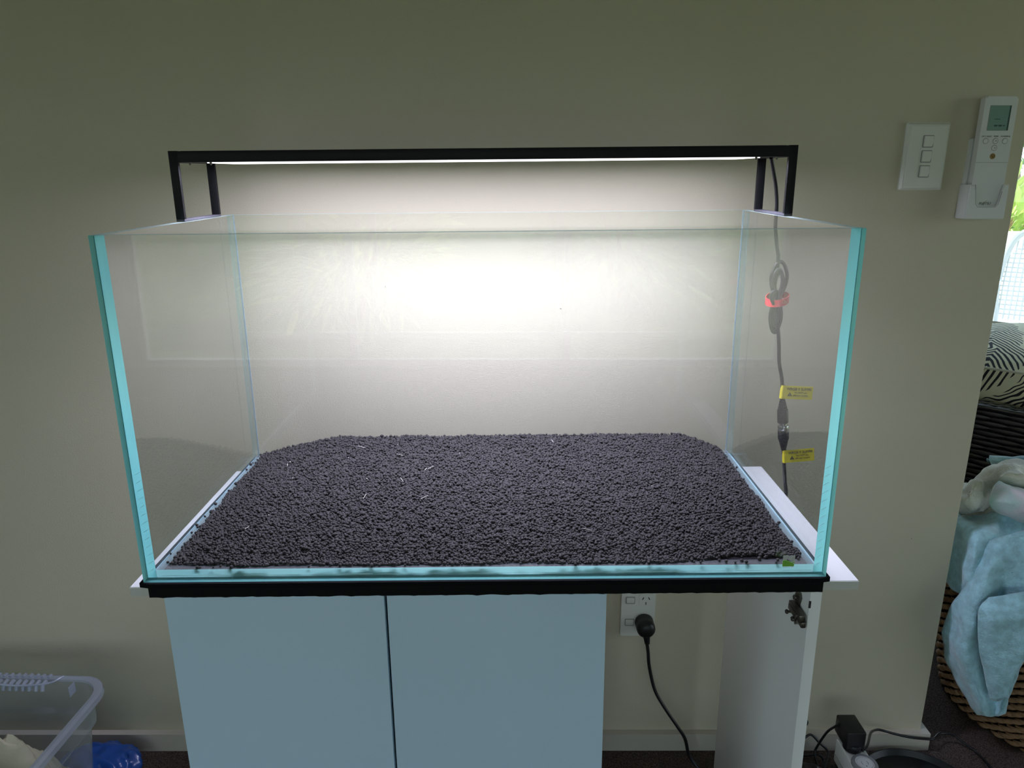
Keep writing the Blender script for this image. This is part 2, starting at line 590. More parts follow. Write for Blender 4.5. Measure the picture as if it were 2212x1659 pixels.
CLOTH = {
 'blue_back': [
  [(1.032, 0.700, -0.218), (1.026, 0.620, -0.203), (1.093, 0.660, -0.220), (1.081, 0.600, -0.187), (1.083, 0.560, -0.174), (1.167, 0.600, -0.215)],
  [(1.003, 0.660, -0.245), (0.995, 0.580, -0.216), (1.002, 0.530, -0.202), (1.035, 0.520, -0.207), (1.092, 0.540, -0.239), (1.111, 0.500, -0.223)],
  [(0.985, 0.630, -0.298), (0.989, 0.570, -0.277), (0.984, 0.500, -0.260), (1.035, 0.515, -0.279), (1.066, 0.490, -0.275), (1.098, 0.470, -0.264)],
  [(0.982, 0.620, -0.350), (0.990, 0.580, -0.348), (0.997, 0.530, -0.348), (1.028, 0.500, -0.346), (1.070, 0.490, -0.351), (1.102, 0.460, -0.321)],
 ],
 'blue_corner': [
  [(1.010, 0.520, -0.228), (1.030, 0.500, -0.197), (1.055, 0.485, -0.179), (1.088, 0.470, -0.161)],
  [(0.984, 0.510, -0.309), (0.999, 0.475, -0.267), (1.051, 0.475, -0.246), (1.095, 0.450, -0.222)],
  [(0.972, 0.530, -0.387), (0.988, 0.470, -0.360), (1.045, 0.490, -0.373), (1.096, 0.440, -0.309)],
  [(0.982, 0.550, -0.470), (0.988, 0.480, -0.444), (1.057, 0.500, -0.458), (1.103, 0.440, -0.394)],
  [(1.006, 0.540, -0.545), (1.014, 0.480, -0.512), (1.072, 0.495, -0.535), (1.088, 0.450, -0.456)],
  [(1.044, 0.520, -0.608), (1.037, 0.470, -0.574), (1.083, 0.490, -0.590), (1.084, 0.460, -0.531)],
  [(1.063, 0.510, -0.634), (1.056, 0.480, -0.614), (1.081, 0.485, -0.619), (1.080, 0.465, -0.593)],
 ],
 'blue_fold': [
  [(1.002, 0.460, -0.310), (1.027, 0.445, -0.296), (1.092, 0.430, -0.277)],
  [(0.983, 0.455, -0.339), (1.012, 0.430, -0.344), (1.095, 0.420, -0.327)],
  [(0.996, 0.455, -0.415), (1.022, 0.440, -0.415), (1.098, 0.420, -0.391)],
  [(1.021, 0.460, -0.485), (1.038, 0.440, -0.482), (1.074, 0.430, -0.452)],
  [(1.053, 0.465, -0.560), (1.060, 0.450, -0.552), (1.064, 0.440, -0.536)],
 ],
 'cream': [
  [(1.151, 0.850, -0.294), (1.160, 0.820, -0.243), (1.176, 0.800, -0.209), (1.217, 0.800, -0.185), (1.292, 0.800, -0.170)],
  [(1.076, 0.750, -0.215), (1.087, 0.720, -0.169), (1.100, 0.700, -0.142), (1.141, 0.700, -0.113), (1.213, 0.700, -0.104)],
  [(1.028, 0.660, -0.168), (1.041, 0.630, -0.139), (1.088, 0.660, -0.139), (1.099, 0.620, -0.100), (1.158, 0.620, -0.096)],
  [(1.019, 0.640, -0.184), (1.031, 0.600, -0.155), (1.115, 0.680, -0.177), (1.097, 0.620, -0.122), (1.134, 0.580, -0.114)],
  [(1.049, 0.680, -0.232), (1.064, 0.640, -0.210), (1.168, 0.740, -0.248), (1.179, 0.720, -0.195), (1.200, 0.660, -0.177)],
 ],
 'pink': [
  [(1.134, 0.660, -0.168), (1.150, 0.640, -0.173), (1.198, 0.640, -0.185)],
  [(1.075, 0.600, -0.120), (1.091, 0.580, -0.120), (1.147, 0.580, -0.128)],
  [(1.042, 0.570, -0.142), (1.054, 0.530, -0.127), (1.114, 0.530, -0.134)],
  [(1.045, 0.565, -0.161), (1.058, 0.530, -0.149), (1.112, 0.520, -0.160)],
  [(1.072, 0.580, -0.179), (1.083, 0.550, -0.180), (1.147, 0.560, -0.203)],
  [(1.124, 0.640, -0.201), (1.137, 0.620, -0.203), (1.191, 0.620, -0.220)],
 ],
 'mint': [
  [(1.195, 0.800, -0.155), (1.234, 0.800, -0.159), (1.302, 0.800, -0.159)],
  [(1.163, 0.770, -0.125), (1.209, 0.770, -0.126), (1.275, 0.770, -0.127)],
  [(1.147, 0.745, -0.126), (1.193, 0.745, -0.125), (1.258, 0.745, -0.127)],
  [(1.167, 0.760, -0.149), (1.207, 0.760, -0.151), (1.273, 0.760, -0.151)],
 ],
}
FL = -0.722          # carpet level; the tank floor is z = 0
WY = 0.5164          # face of the wall behind the tank
CE = FL + 2.42       # ceiling

# ================================================================== THE ROOM
def struct(o):
    o['kind'] = 'structure'
    return o

struct(MB().box((-2.6, -3.9, FL - 0.10), (3.4, 2.30, FL)).build('floor', 'carpet', autosmooth=False))
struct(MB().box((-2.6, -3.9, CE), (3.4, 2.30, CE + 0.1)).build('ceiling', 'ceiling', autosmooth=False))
struct(MB().box((-2.6, WY, FL), (0.9485, WY + 0.11, CE), bev=0.0015).build('wall_back', 'wall'))
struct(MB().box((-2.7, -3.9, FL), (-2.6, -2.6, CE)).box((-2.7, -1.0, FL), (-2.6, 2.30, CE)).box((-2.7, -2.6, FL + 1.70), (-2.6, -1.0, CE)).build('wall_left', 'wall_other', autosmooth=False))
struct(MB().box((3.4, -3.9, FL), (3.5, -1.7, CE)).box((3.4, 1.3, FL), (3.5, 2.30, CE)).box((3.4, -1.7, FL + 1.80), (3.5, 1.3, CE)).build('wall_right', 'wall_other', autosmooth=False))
# rear wall (behind the camera) with a wide glazed opening
wr = MB()
wr.box((-2.6, -4.0, FL), (-2.4, -3.9, CE)).box((1.8, -4.0, FL), (3.4, -3.9, CE)).box((-2.4, -4.0, FL + 1.80), (1.8, -3.9, CE))
struct(wr.build('wall_rear', 'wall_other', autosmooth=False))
# far wall of the neighbouring space with its glazed opening
wf = MB()
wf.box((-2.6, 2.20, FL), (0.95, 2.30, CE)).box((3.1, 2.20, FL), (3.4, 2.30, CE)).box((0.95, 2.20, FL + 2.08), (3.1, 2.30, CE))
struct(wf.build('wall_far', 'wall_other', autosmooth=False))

def glazed(name, x0, x1, y, z0, z1, n):
    fr = MB()
    t = 0.045
    fr.box((x0, y - 0.03, z0), (x1, y + 0.03, z0 + t)).box((x0, y - 0.03, z1 - t), (x1, y + 0.03, z1))
    for i in range(n + 1):
        x = x0 + (x1 - x0) * i / n
        fr.box((max(x0, x - t / 2), y - 0.03, z0 + t), (min(x1, x + t / 2), y + 0.03, z1 - t))
    o = struct(fr.build(name, 'frame', autosmooth=False))
    for i in range(n):
        a = x0 + (x1 - x0) * i / n + t / 2
        b = x0 + (x1 - x0) * (i + 1) / n - t / 2
        MB().box((a, y - 0.003, z0 + t), (b, y + 0.003, z1 - t)).build('pane', 'glass', o, autosmooth=False)
    return o

glazed('window_1', -2.4, 1.8, -3.95, FL, FL + 1.80, 3)
glazed('window_2', 0.95, 3.1, 2.25, FL, FL + 2.08, 2)
w3 = glazed('fill_window_right', -1.5, 1.5, 0.0, FL, FL + 1.80, 2)  # unseen window, added to bring side daylight onto the wall and basket
w3.location = (3.45, -0.2, 0)
w4 = glazed('fill_window_left', -0.8, 0.8, 0.0, FL, FL + 1.70, 1)  # unseen window, added as bluish fill for the lower left wall and tub
w4.location = (-2.65, -1.8, 0)
w4.rotation_euler = (0, 0, math.pi / 2)
w3.rotation_euler = (0, 0, math.pi / 2)

# baseboard with its square shelf-like top, returned round the wall end
bb = MB()
bb.prism([(-2.6, WY), (-2.6, WY - 0.015), (0.9635, WY - 0.015), (0.9635, WY + 0.12), (0.9485, WY + 0.12), (0.9485, WY)], FL, FL + 0.0435)
struct(bb.build('baseboard_back', 'base'))

# ground outside
struct(MB().box((-9, 2.30, FL - 0.16), (14, 9, FL - 0.06)).build('patio_ground', 'patio', autosmooth=False))
struct(MB().box((-30, 9, FL - 0.20), (40, 40, FL - 0.07)).build('lawn_ground', 'lawn', autosmooth=False))
struct(MB().box((-30, -30, FL - 0.20), (40, -4.0, FL - 0.07)).build('garden_ground', 'lawn', autosmooth=False))
struct(MB().box((-30, -4.0, FL - 0.20), (-2.7, 2.3, FL - 0.07)).build('side_ground', 'lawn', autosmooth=False))
struct(MB().box((3.5, -4.0, FL - 0.20), (40, 2.3, FL - 0.07)).build('side_ground', 'lawn', autosmooth=False))

struct(MB().box((1.6, 5.6, FL - 0.06), (8.5, 5.85, 0.02), bev=0.01).build('garden_wall', 'patio'))

# ================================================================== CABINET
cab = empty('cabinet', (0, 0.2, FL))
tag(cab, 'white laminate cabinet with two closed doors and an open right bay, under the tank', 'cabinet', tilt=True)
def rel(o, p):        # keep world coordinates when parented to a thing's empty
    o.parent = p
    o.location = -Vector(p.location)
    return o
def part(mb, name, mats, p, **k):
    o = mb.build(name, mats, None, **k)
    rel(o, p)
    return o
ZT = -0.022
top = MB().box((-0.4845, 0.027, ZT - 0.0135), (0.508, 0.438, ZT), bev=0.0006)
part(top, 'tabletop', 'lam', cab)
part(MB().box((-0.4850, 0.0262, ZT - 0.0137), (0.5085, 0.0272, ZT - 0.0012)), 'edge_band', 'lam_edge', cab)
zb = FL + 0.012
part(MB().box((-0.4435, 0.050, zb), (-0.4275, 0.388, ZT - 0.0137), bev=0.0005), 'side_panel', 'lam', cab)
part(MB().box((0.4458, 0.030, zb), (0.4620, 0.388, ZT - 0.0137), bev=0.0007), 'side_panel', 'lam', cab)
part(MB().box((0.140, 0.052, zb), (0.156, 0.388, ZT - 0.0137), bev=0.0005), 'partition', 'lam', cab)
part(MB().box((-0.4275, 0.052, zb + 0.03), (0.140, 0.388, zb + 0.046), bev=0.0005), 'bottom_panel', 'lam', cab)
part(MB().box((-0.4275, 0.380, zb), (0.140, 0.388, ZT - 0.0137)), 'back_panel', 'lam', cab)
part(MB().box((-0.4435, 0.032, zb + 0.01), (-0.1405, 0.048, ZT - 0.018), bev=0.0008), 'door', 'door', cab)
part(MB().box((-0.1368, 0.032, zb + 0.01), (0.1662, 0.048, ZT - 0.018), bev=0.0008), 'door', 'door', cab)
# hinge mounting plate left on the inside of the right panel
hx = 0.4458
h = MB()
h.prism([(0.054, -0.066), (0.058, -0.060), (0.068, -0.061), (0.071, -0.068), (0.069, -0.078), (0.069, -0.096), (0.071, -0.106), (0.062, -0.113), (0.055, -0.107), (0.058, -0.096), (0.058, -0.078)], hx - 0.004, hx, axis='x')
hinge = part(h, 'hinge_plate', 'steel', cab)
def sub(mb, name, mats, p):
    o = mb.build(name, mats, None)
    o.parent = p
    return o
ha = MB()
ha.box((hx - 0.012, 0.030, -0.0905), (hx - 0.003, 0.072, -0.0785), bev=0.0015)
ha.box((hx - 0.0145, 0.036, -0.0885), (hx - 0.011, 0.066, -0.0805), bev=0.001)
ha.box((hx - 0.009, 0.028, -0.0970), (hx - 0.002, 0.040, -0.0880), bev=0.0015)
sub(ha, 'hinge_arm', 'steel', hinge)
for (y, z, r, ln) in ((0.0635, -0.0695, 0.0038, 0.009), (0.0635, -0.1045, 0.0038, 0.009), (0.0640, -0.0930, 0.0034, 0.018)):
    s = MB()
    s.lathe([(r * 0.35, hx - ln), (r, hx - ln + 0.0008), (r, hx - ln + 0.003), (r * 0.55, hx - ln + 0.0035), (r * 0.55, hx - 0.001)], c=(0, y, z), axis='x', seg=14)
    s.box((hx - ln - 0.0003, y - r * 0.7, z - 0.0004), (hx - ln + 0.0004, y + r * 0.7, z + 0.0004), mi=1)
    s.box((hx - ln - 0.0003, y - 0.0004, z - r * 0.7), (hx - ln + 0.0004, y + 0.0004, z + r * 0.7), mi=1)
    sub(s, 'screw', ['steel', 'ink'], hinge)
part(MB().box((0.4452, 0.0297, -0.066), (0.4480, 0.0310, -0.055)), 'chip', 'ink', cab)

# ================================================================== BLACK BOARD AND MAT
bm_ = MB()
n_ = 150
top_, bot_ = [], []
for i in range(n_ + 1):
    x = -0.4455 + 0.8935 * i / n_
    bot_.append((x, ZT - 0.0004 + 0.0009 * (noise.noise(Vector((x * 60, 0, 0)))) - 0.0006 * (i % 7 == 3)))
vs, fs = [], []
for i, (x, z) in enumerate(bot_):
    fy = 0.0 + 0.0006 * noise.noise(Vector((x * 40, 5, 0)))
    vs += [(x, fy, z), (x, fy, -0.0065), (x, 0.449, -0.0065), (x, 0.449, ZT)]
for i in range(n_):
    a, b = 4 * i, 4 * i + 4
    for k in range(4):
        fs.append([a + k, b + k, b + (k + 1) % 4, a + (k + 1) % 4])
fs += [[0, 1, 2, 3], [4 * n_ + 3, 4 * n_ + 2, 4 * n_ + 1, 4 * n_]]
bm_.mesh(vs, fs)
board = bm_.build('support_board', 'black_board')
tag(board, 'black painted board with a ragged lower edge between the tank and the white cabinet top', 'board', tilt=True)
ch = MB()
for i in range(26):
    x = rng.uniform(-0.43, 0.43)
    L_ = rng.uniform(0.004, 0.02)
    ch.box((x, -0.0011, -0.0078), (x + L_, -0.0002, -0.0078 + rng.uniform(0.0003, 0.0009)))
ch.box((-0.4459, 0.001, -0.017), (-0.4450, 0.004, -0.0155)).box((-0.4459, 0.002, -0.013), (-0.4450, 0.004, -0.012))
o = ch.build('paint_chips', 'worn', board)
o['kind'] = 'stuff'
fm = MB()
pl = []
for i in range(61):
    x = -0.4555 + 0.911 * i / 60
    pl.append((x, -0.004 + 0.0012 * noise.noise(Vector((x * 30, 2, 0))) + (0.0035 if i < 1 or i > 59 else 0)))
pl += [(0.4535, 0.451), (-0.4535, 0.451)]
fm.prism(pl, -0.0065, 0.0)
foam = fm.build('foam_mat', 'black_mat')
tag(foam, 'thin black foam mat directly under the glass tank', 'mat', tilt=True)

# ================================================================== THE TANK
H, D, W2, T_ = 0.451, 0.450, 0.450, 0.012
tank = empty('aquarium', (0, 0.225, 0))
tag(tank, 'large rimless glass aquarium with pale green edges standing on the black mat', 'aquarium', tilt=True)

M['paleedge'] = glass_mat('pale inner edge', (0.90, 0.975, 0.98), 0.10, (0.5, 0.8, 0.85), 0.1)

def pane(name, lo, hi, axis, lab=None, rimtop=True):
    """clear faces across the thin axis, green cut edges elsewhere, polished rim on top"""
    mb = MB()
    mb.box(lo, hi)
    for f in mb.bm.faces:
        c = f.calc_center_median()
        nrm = [abs(q) for q in f.normal] if f.normal.length else None
        f.normal_update()
        k = max(range(3), key=lambda q: abs(f.normal[q]))
        if k == axis:
            f.material_index = 4 if name == 'base_pane' else 0
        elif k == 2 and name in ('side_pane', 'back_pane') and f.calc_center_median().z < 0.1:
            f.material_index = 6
        elif k == 2 and rimtop and f.calc_center_median().z > 0.3:
            f.material_index = 2
        elif name != 'front_pane' and not (k == 1 and f.calc_center_median().y < 0.1):
            f.material_index = 3
        else:
            f.material_index = 5 if name == 'base_pane' else 1
    o = mb.build(name, ['glass', 'edge', 'rim', 'paleedge', 'dusty', 'edge_base', 'edge_dim'], None, autosmooth=False)
    rel(o, tank)
    if lab: o['label'] = lab
    return o

pane('front_pane', (-W2, 0, 0.0003), (W2, T_, H), 1)
pane('back_pane', (-W2, D - T_, 0.0003), (W2, D, H), 1)
pane('side_pane', (-W2, T_ + 0.0004, 0.0003), (-W2 + T_, D - T_ - 0.0004, H), 0)
pane('side_pane', (W2 - T_, T_ + 0.0004, 0.0003), (W2, D - T_ - 0.0004, H), 0)
pane('base_pane', (-W2 + T_ + 0.0004, T_ + 0.0004, 0.0003), (W2 - T_ - 0.0004, D - T_ - 0.0004, T_), 2)
M['silicone'] = glass_mat('clear silicone', (0.88, 0.96, 1.0), 0.16, (0.55, 0.75, 0.85), 0.3)
M['seamline'] = mat('seam line', (0.06, 0.30, 0.32), 0.5)
M['seamlight'] = mat('bright seam line', (0.55, 0.85, 0.85), 0.4)
for s in (-1, 1):
    a, b = sorted((s * (W2 - 0.0001), s * (W2 - 0.0006)))
    part(MB().box((a, T_ - 0.0009, 0.001), (b, T_ - 0.0002, H - 0.001)), 'silicone_seam', 'seamline', tank)
    a, b = sorted((s * (W2 - T_ - 0.0001), s * (W2 - T_ - 0.0010)))
    part(MB().box((a, D - T_ - 0.0045, T_), (b, D - T_ - 0.0006, H)), 'silicone_seam', 'silicone', tank)
    part(MB().box((a, T_ + 0.0006, T_), (b, D - T_ - 0.005, T_ + 0.0009)), 'silicone_seam', 'silicone', tank)
    rp = MB()      # ripples of silicone showing in the lower part of the glued edge
    for i in range(13):
        z = 0.010 + i * 0.0115
        x0, x1 = sorted((s * (W2 - 0.0045), s * (W2 - T_ + 0.0004)))
        rp.tube([(x0, T_ - 0.0005, z), ((x0 + x1) / 2, T_ - 0.0005, z + 0.002 + 0.001 * rng.random()), (x1, T_ - 0.0005, z + 0.0045)], 0.00028, seg=5, smooth=3)
    o = part(rp, 'silicone_ripples', 'seamlight', tank)
    o['kind'] = 'stuff'
sl = MB()
x = -0.43
while x < 0.43:
    L_ = rng.uniform(0.02, 0.10)
    sl.box((x, T_ - 0.0007, 0.0032), (min(0.435, x + L_), T_ - 0.0002, 0.0032 + rng.uniform(0.0003, 0.0009)))
    x += L_ + rng.uniform(0.002, 0.03)
o = part(sl, 'silicone_ripples', 'seamlight', tank)
o['kind'] = 'stuff'

# maker's sticker on the lower right corner of the front pane
stk = empty('sticker', (0.399, -0.0003, 0.0238))
tag(stk, 'small green and silver maker sticker on the lower right corner of the front glass', 'sticker', tilt=True)
def sp_(poly, m_, y0=-0.00025, nm='sticker_panel'):
    o = MB().prism(poly, y0, 0.0, axis='y').build(nm, m_, stk, autosmooth=False)
    return o
w_ = 0.0078
sp_([(-w_, 0.0015), (-w_, 0.0080), (0.0005, 0.0080), (-0.0022, 0.0022)], 'stick')
sp_([(0.0012, 0.0080), (w_, 0.0080), (w_ * 0.98, 0.0002), (0.0052, -0.0008), (0.0002, 0.0010), (-0.0014, 0.0022)], 'stick')
sp_([(-w_, 0.0010), (-0.003, 0.0012), (w_ * 0.93, -0.0040), (w_ * 0.92, -0.0078), (-w_ * 1.03, -0.0078)], 'green')
sp_([(0.0018, -0.0008), (0.0056, -0.0014), (w_, -0.0006), (w_ * 0.93, -0.0028)], 'green')
o = MB().prism([(0.0016, 0.0020), (0.0024, 0.0016), (0.0040, 0.0070), (0.0034, 0.0072)], -0.0004, 0.0, axis='y').build('glint_line', 'dial', stk)
text('lettering', 'Kiwi Aqua', 0.0034, (0, -0.0005, -0.0086), 'dial', stk, ext=0.0001)

# ================================================================== SOIL
def soil_h(x, y):
    """height of the granule bed above the tank floor glass"""
    fy = np.clip((y - 0.02) / 0.41, 0, 1)
    h = 0.004 + 0.031 * fy ** 0.85
    tl = np.clip((x + 0.432) / (0.05 + 0.10 * fy), 0, 1)
    tr = np.clip((0.432 - x) / (0.035 + 0.05 * fy), 0, 1)
    e = np.minimum(tl, 1) ** 0.8 * np.minimum(tr, 1) ** 0.8
    fr = np.clip((y - 0.018) / 0.03, 0, 1) ** 0.5
    h = h * e * (0.25 + 0.75 * fr)
    return h

def nz2(x, y, s):
    return noise.noise(Vector((x * s, y * s, 3.1)))

px, py, pz, pr_ = [], [], [], []
sx_ = 0.0031
nx, ny = int(0.870 / sx_), int(0.420 / sx_)
for j in range(ny):
    for i in range(nx):
        x = -0.435 + (i + 0.5 * (j % 2)) * sx_ + rng.uniform(-0.0011, 0.0011)
        y = 0.0155 + j * sx_ + rng.uniform(-0.0011, 0.0011)
        # ragged bare margins
        le = 0.0075 + 0.006 * (0.5 + nz2(0, y, 14)) + 0.006 * max(0, nz2(3, y, 45))
        re = 0.0075 + 0.007 * (0.5 + nz2(9, y, 12)) + 0.006 * max(0, nz2(7, y, 40))
        fe = 0.0035 + 0.0045 * (0.5 + nz2(x, 4, 10)) + 0.005 * max(0, nz2(x, 8, 38)) + (0.012 * min(1, max(0, (x - 0.24) / 0.1))) + 0.006 * max(0, (-x - 0.33) / 0.1)
        if x < -0.4375 + le or x > 0.4375 - re or y < 0.0125 + fe:
            if rng.random() > 0.055:
                continue
            h = 0.0
        else:
            h = float(soil_h(x, y)) + 0.0016 * nz2(x, y, 22) + 0.0010 * nz2(x, y, 60)
            h = max(h, 0.0)
        r = float(np.clip(rng.normal(0.00195, 0.00042), 0.0011, 0.0030))
        zz = T_ + max(r, h + rng.uniform(-0.0020, 0.0014))
        px.append(min(max(x, -0.4375 + r), 0.4375 - r)); py.append(min(max(y, 0.0127 + r), 0.4372 - r)); pz.append(zz); pr_.append(r)
        if h > 0.0035:
            px.append(x + 0.0015); py.append(min(y + 0.0016, 0.435)); pz.append(T_ + h - 0.0030); pr_.append(0.0021)
for _ in range(3800):      # extra granules lying on top
    x, y = rng.uniform(-0.415, 0.415), rng.uniform(0.04, 0.43)
    r = float(np.clip(rng.normal(0.0021, 0.0004), 0.0013, 0.003))
    px.append(x); py.append(y); pr_.append(r)
    pz.append(T_ + float(soil_h(x, y)) + 0.0016 * nz2(x, y, 22) + 0.0018 + rng.uniform(0, 0.0012))
npt = len(px)
soil = bpy.data.meshes.new('soil_granules')
soil.from_pydata(list(zip(px, py, pz)), [], [])
at = soil.attributes.new('gran_scale', 'FLOAT_VECTOR', 'POINT')
sc3 = np.array(pr_)[:, None] * rng.uniform(0.82, 1.18, (npt, 3))
at.data.foreach_set('vector', sc3.astype(np.float32).ravel())
at = soil.attributes.new('gran_rot', 'FLOAT_VECTOR', 'POINT')
at.data.foreach_set('vector', rng.uniform(0, 6.28, (npt, 3)).astype(np.float32).ravel())
soil_o = link('soil', soil)
tag(soil_o, 'bed of dark grey round clay granules sloping up to the back inside the tank', 'soil', kind='stuff', tilt=True)
ng = bpy.data.node_groups.new('granules', 'GeometryNodeTree')
ng.interface.new_socket('Geometry', in_out='INPUT', socket_type='NodeSocketGeometry')
ng.interface.new_socket('Geometry', in_out='OUTPUT', socket_type='NodeSocketGeometry')
gi = ng.nodes.new('NodeGroupInput'); go = ng.nodes.new('NodeGroupOutput')
iop = ng.nodes.new('GeometryNodeInstanceOnPoints')
ico = ng.nodes.new('GeometryNodeMeshIcoSphere')
ico.inputs['Radius'].default_value = 1.0
ico.inputs['Subdivisions'].default_value = 2
sps = ng.nodes.new('GeometryNodeSetShadeSmooth')
smt = ng.nodes.new('GeometryNodeSetMaterial')
smt.inputs['Material'].default_value = M['soil']
na = ng.nodes.new('GeometryNodeInputNamedAttribute'); na.data_type = 'FLOAT_VECTOR'; na.inputs['Name'].default_value = 'gran_scale'
nb = ng.nodes.new('GeometryNodeInputNamedAttribute'); nb.data_type = 'FLOAT_VECTOR'; nb.inputs['Name'].default_value = 'gran_rot'
L = ng.links.new
L(ico.outputs['Mesh'], sps.inputs['Geometry']); L(sps.outputs[0], smt.inputs['Geometry'])
L(gi.outputs[0], iop.inputs['Points']); L(smt.outputs[0], iop.inputs['Instance'])
L(na.outputs[0], iop.inputs['Scale']); L(nb.outputs[0], iop.inputs['Rotation'])
L(iop.outputs[0], go.inputs[0])
md = soil_o.modifiers.new('granules', 'NODES')
md.node_group = ng
# the packed mass under the top layer
bx, by = np.linspace(-0.424, 0.424, 90), np.linspace(0.026, 0.4365, 44)
vs, fs = [], []
for y in by:
    for x in bx:
        hh = float(soil_h(x, y)) + 0.0016 * nz2(x, y, 22) - 0.0042
        if x in (bx[0], bx[-1]) or y == by[0]:
            hh = 0
        vs.append((x, y, T_ + max(0.0003, hh)))
q_ = len(bx)
for j in range(len(by) - 1):
    for i in range(q_ - 1):
        fs.append([j * q_ + i, j * q_ + i + 1, (j + 1) * q_ + i + 1, (j + 1) * q_ + i])
# close the back and the bottom
b0 = len(vs)
for x in bx:
    vs.append((x, by[-1], T_ + 0.0002))
for i in range(q_ - 1):
    a = (len(by) - 1) * q_ + i
    fs.append([a, a + 1, b0 + i + 1, b0 + i])
me = bpy.data.meshes.new('packed_soil')
me.from_pydata(vs, [], fs)
me.materials.append(M['soilbed'])
o = link('packed_soil', me, soil_o)
o['kind'] = 'stuff'
# pale flecks and straw bits
fk = MB()
for _ in range(22):
    x, y = rng.uniform(-0.40, 0.40), rng.uniform(0.05, 0.40)
    z = T_ + float(soil_h(x, y)) + 0.0042
    a, L_ = rng.uniform(0, 3.14), rng.choice([0.001, 0.0015, 0.008, 0.013])
    d = Vector((math.cos(a), math.sin(a), 0.15)) * L_
    fk.tube([Vector((x, y, z)) - d / 2, Vector((x, y, z)), Vector((x, y, z)) + d / 2], 0.00028 if L_ > 0.004 else 0.0006, seg=5, smooth=1)
o = fk.build('plant_debris', 'fleck', soil_o)
o['kind'] = 'stuff'

# ================================================================== AQUARIUM LIGHT
lamp = empty('aquarium_light', (0, 0.31, H))
tag(lamp, 'slim black LED bar on two frame legs bridging the top of the tank', 'light', tilt=True)
LY0, LY1, LZ0, LZ1, LX = 0.243, 0.386, 0.5352, 0.5505, 0.4520
hs = MB().box((-LX + 0.0125, LY0, LZ0), (LX - 0.0125, LY1, LZ1), bev=0.0006)
for k in range(16):
    pass
part(hs, 'housing', 'alu', lamp)
fin = MB()
for k in range(14):
    y = LY0 + 0.01 + k * 0.0092
    fin.box((-LX + 0.014, y, LZ1), (LX - 0.014, y + 0.003, LZ1 + 0.0006))
part(fin, 'heat_sink_ribs', 'alu', lamp)
part(MB().box((-0.402, LY0 + 0.012, LZ0 - 0.0014), (0.402, LY1 - 0.012, LZ0 - 0.0002), bev=0.0005), 'led_panel', 'led', lamp)
for pw, spr, sy in ((LAMP[0], 178, 0.07), (LAMP[1], 122, 0.05)):     # bare glow and lensed beam of the LEDs
    al = bpy.data.lights.new('led_glow', 'AREA')
    al.shape = 'RECTANGLE'
    al.size, al.size_y = 0.80, sy
    al.energy = pw
    al.color = (0.98, 0.97, 1.32)
    al.spread = math.radians(spr)
    alo = link('led_glow', al, lamp)
    alo.location = (0, 0.300 - 0.31, LZ0 - 0.0022 - H)
for s in (-1, 1):
    a, b = sorted((s * LX, s * (LX - 0.0125)))
    fr = MB()
    fr.box((a, LY0, H + 0.004), (b, LY0 + 0.007, LZ1 + 0.0005), bev=0.0006)
    fr.box((a, LY1 - 0.007, H + 0.004), (b, LY1, LZ0 + 0.002), bev=0.0006)
    fr.box((a, LY0 + 0.007, LZ0 - 0.0005), (b, LY1, LZ1 + 0.0004), bev=0.0006)
    leg = part(fr, 'frame_leg', 'alu', lamp)
    part(MB().box((a, LY0, H + 0.0008), (b, LY1, H + 0.004), bev=0.0005), 'foot_bar', 'alu_lit', lamp)
    for x in (0.425, 0.395):
        part(MB().lathe([(0.0002, LZ0 - 0.0042), (0.0013, LZ0 - 0.0036), (0.0018, LZ0 - 0.0015), (0.0018, LZ0)], c=(s * x, LY0 + 0.008, 0), seg=12), 'screw', 'steel', lamp)

# ------------------------------------------------------------------ cable of the light, coil, connectors
cab2 = empty('light_cable', (0.4724, 0.34, 0.31))
tag(cab2, 'black light cable hanging outside the right end of the tank, coiled and strapped', 'cable', tilt=True)
cy = 0.34
cd = MB()
cd.tube([(0.4330, 0.300, 0.5345), (0.4400, 0.308, 0.518), (0.4530, 0.326, 0.490), (0.4600, 0.336, 0.462), (0.4620, cy, 0.430), (0.4670, cy, 0.400), (0.4710, cy, 0.3785), (0.472, cy + 0.006, 0.345)], 0.0030, seg=12, smooth=8)
part(cd, 'cord', 'rubber', cab2)
def loop(xc, wt, wb, zt, zb_, y, tw=0.0):
    """one long turn of the bundle, pinched by the strap in the middle"""
    zm = 0.3165
    pts = []
    for t in range(28):
        a = 2 * math.pi * t / 28
        c, s = math.cos(a), math.sin(a)
        z = zm + (zt - zm) * c if c > 0 else zm + (zm - zb_) * c
        w = (wt if c > 0 else wb)
        f = 0.35 + 0.65 * min(1, abs(c) * 1.8) 
        pts.append((xc + w * s * f + tw * c, y + 0.0012 * s, z))
    return pts
lp = MB()
lp.tube(loop(0.4755, 0.0165, 0.0085, 0.3735, 0.268, 0.341), 0.0030, seg=12, closed=True, smooth=3)
part(lp, 'cord_loop', 'rubber', cab2)
lp = MB()
lp.tube(loop(0.4725, 0.0110, 0.0115, 0.3620, 0.258, 0.3345, -0.001), 0.0030, seg=12, closed=True, smooth=3)
part(lp, 'cord_loop', 'rubber', cab2)
lp = MB()
lp.tube(loop(0.4770, 0.0080, 0.0060, 0.3560, 0.262, 0.3475, 0.0015), 0.0030, seg=12, closed=True, smooth=3)
part(lp, 'cord_loop', 'rubber', cab2)
lp = MB()
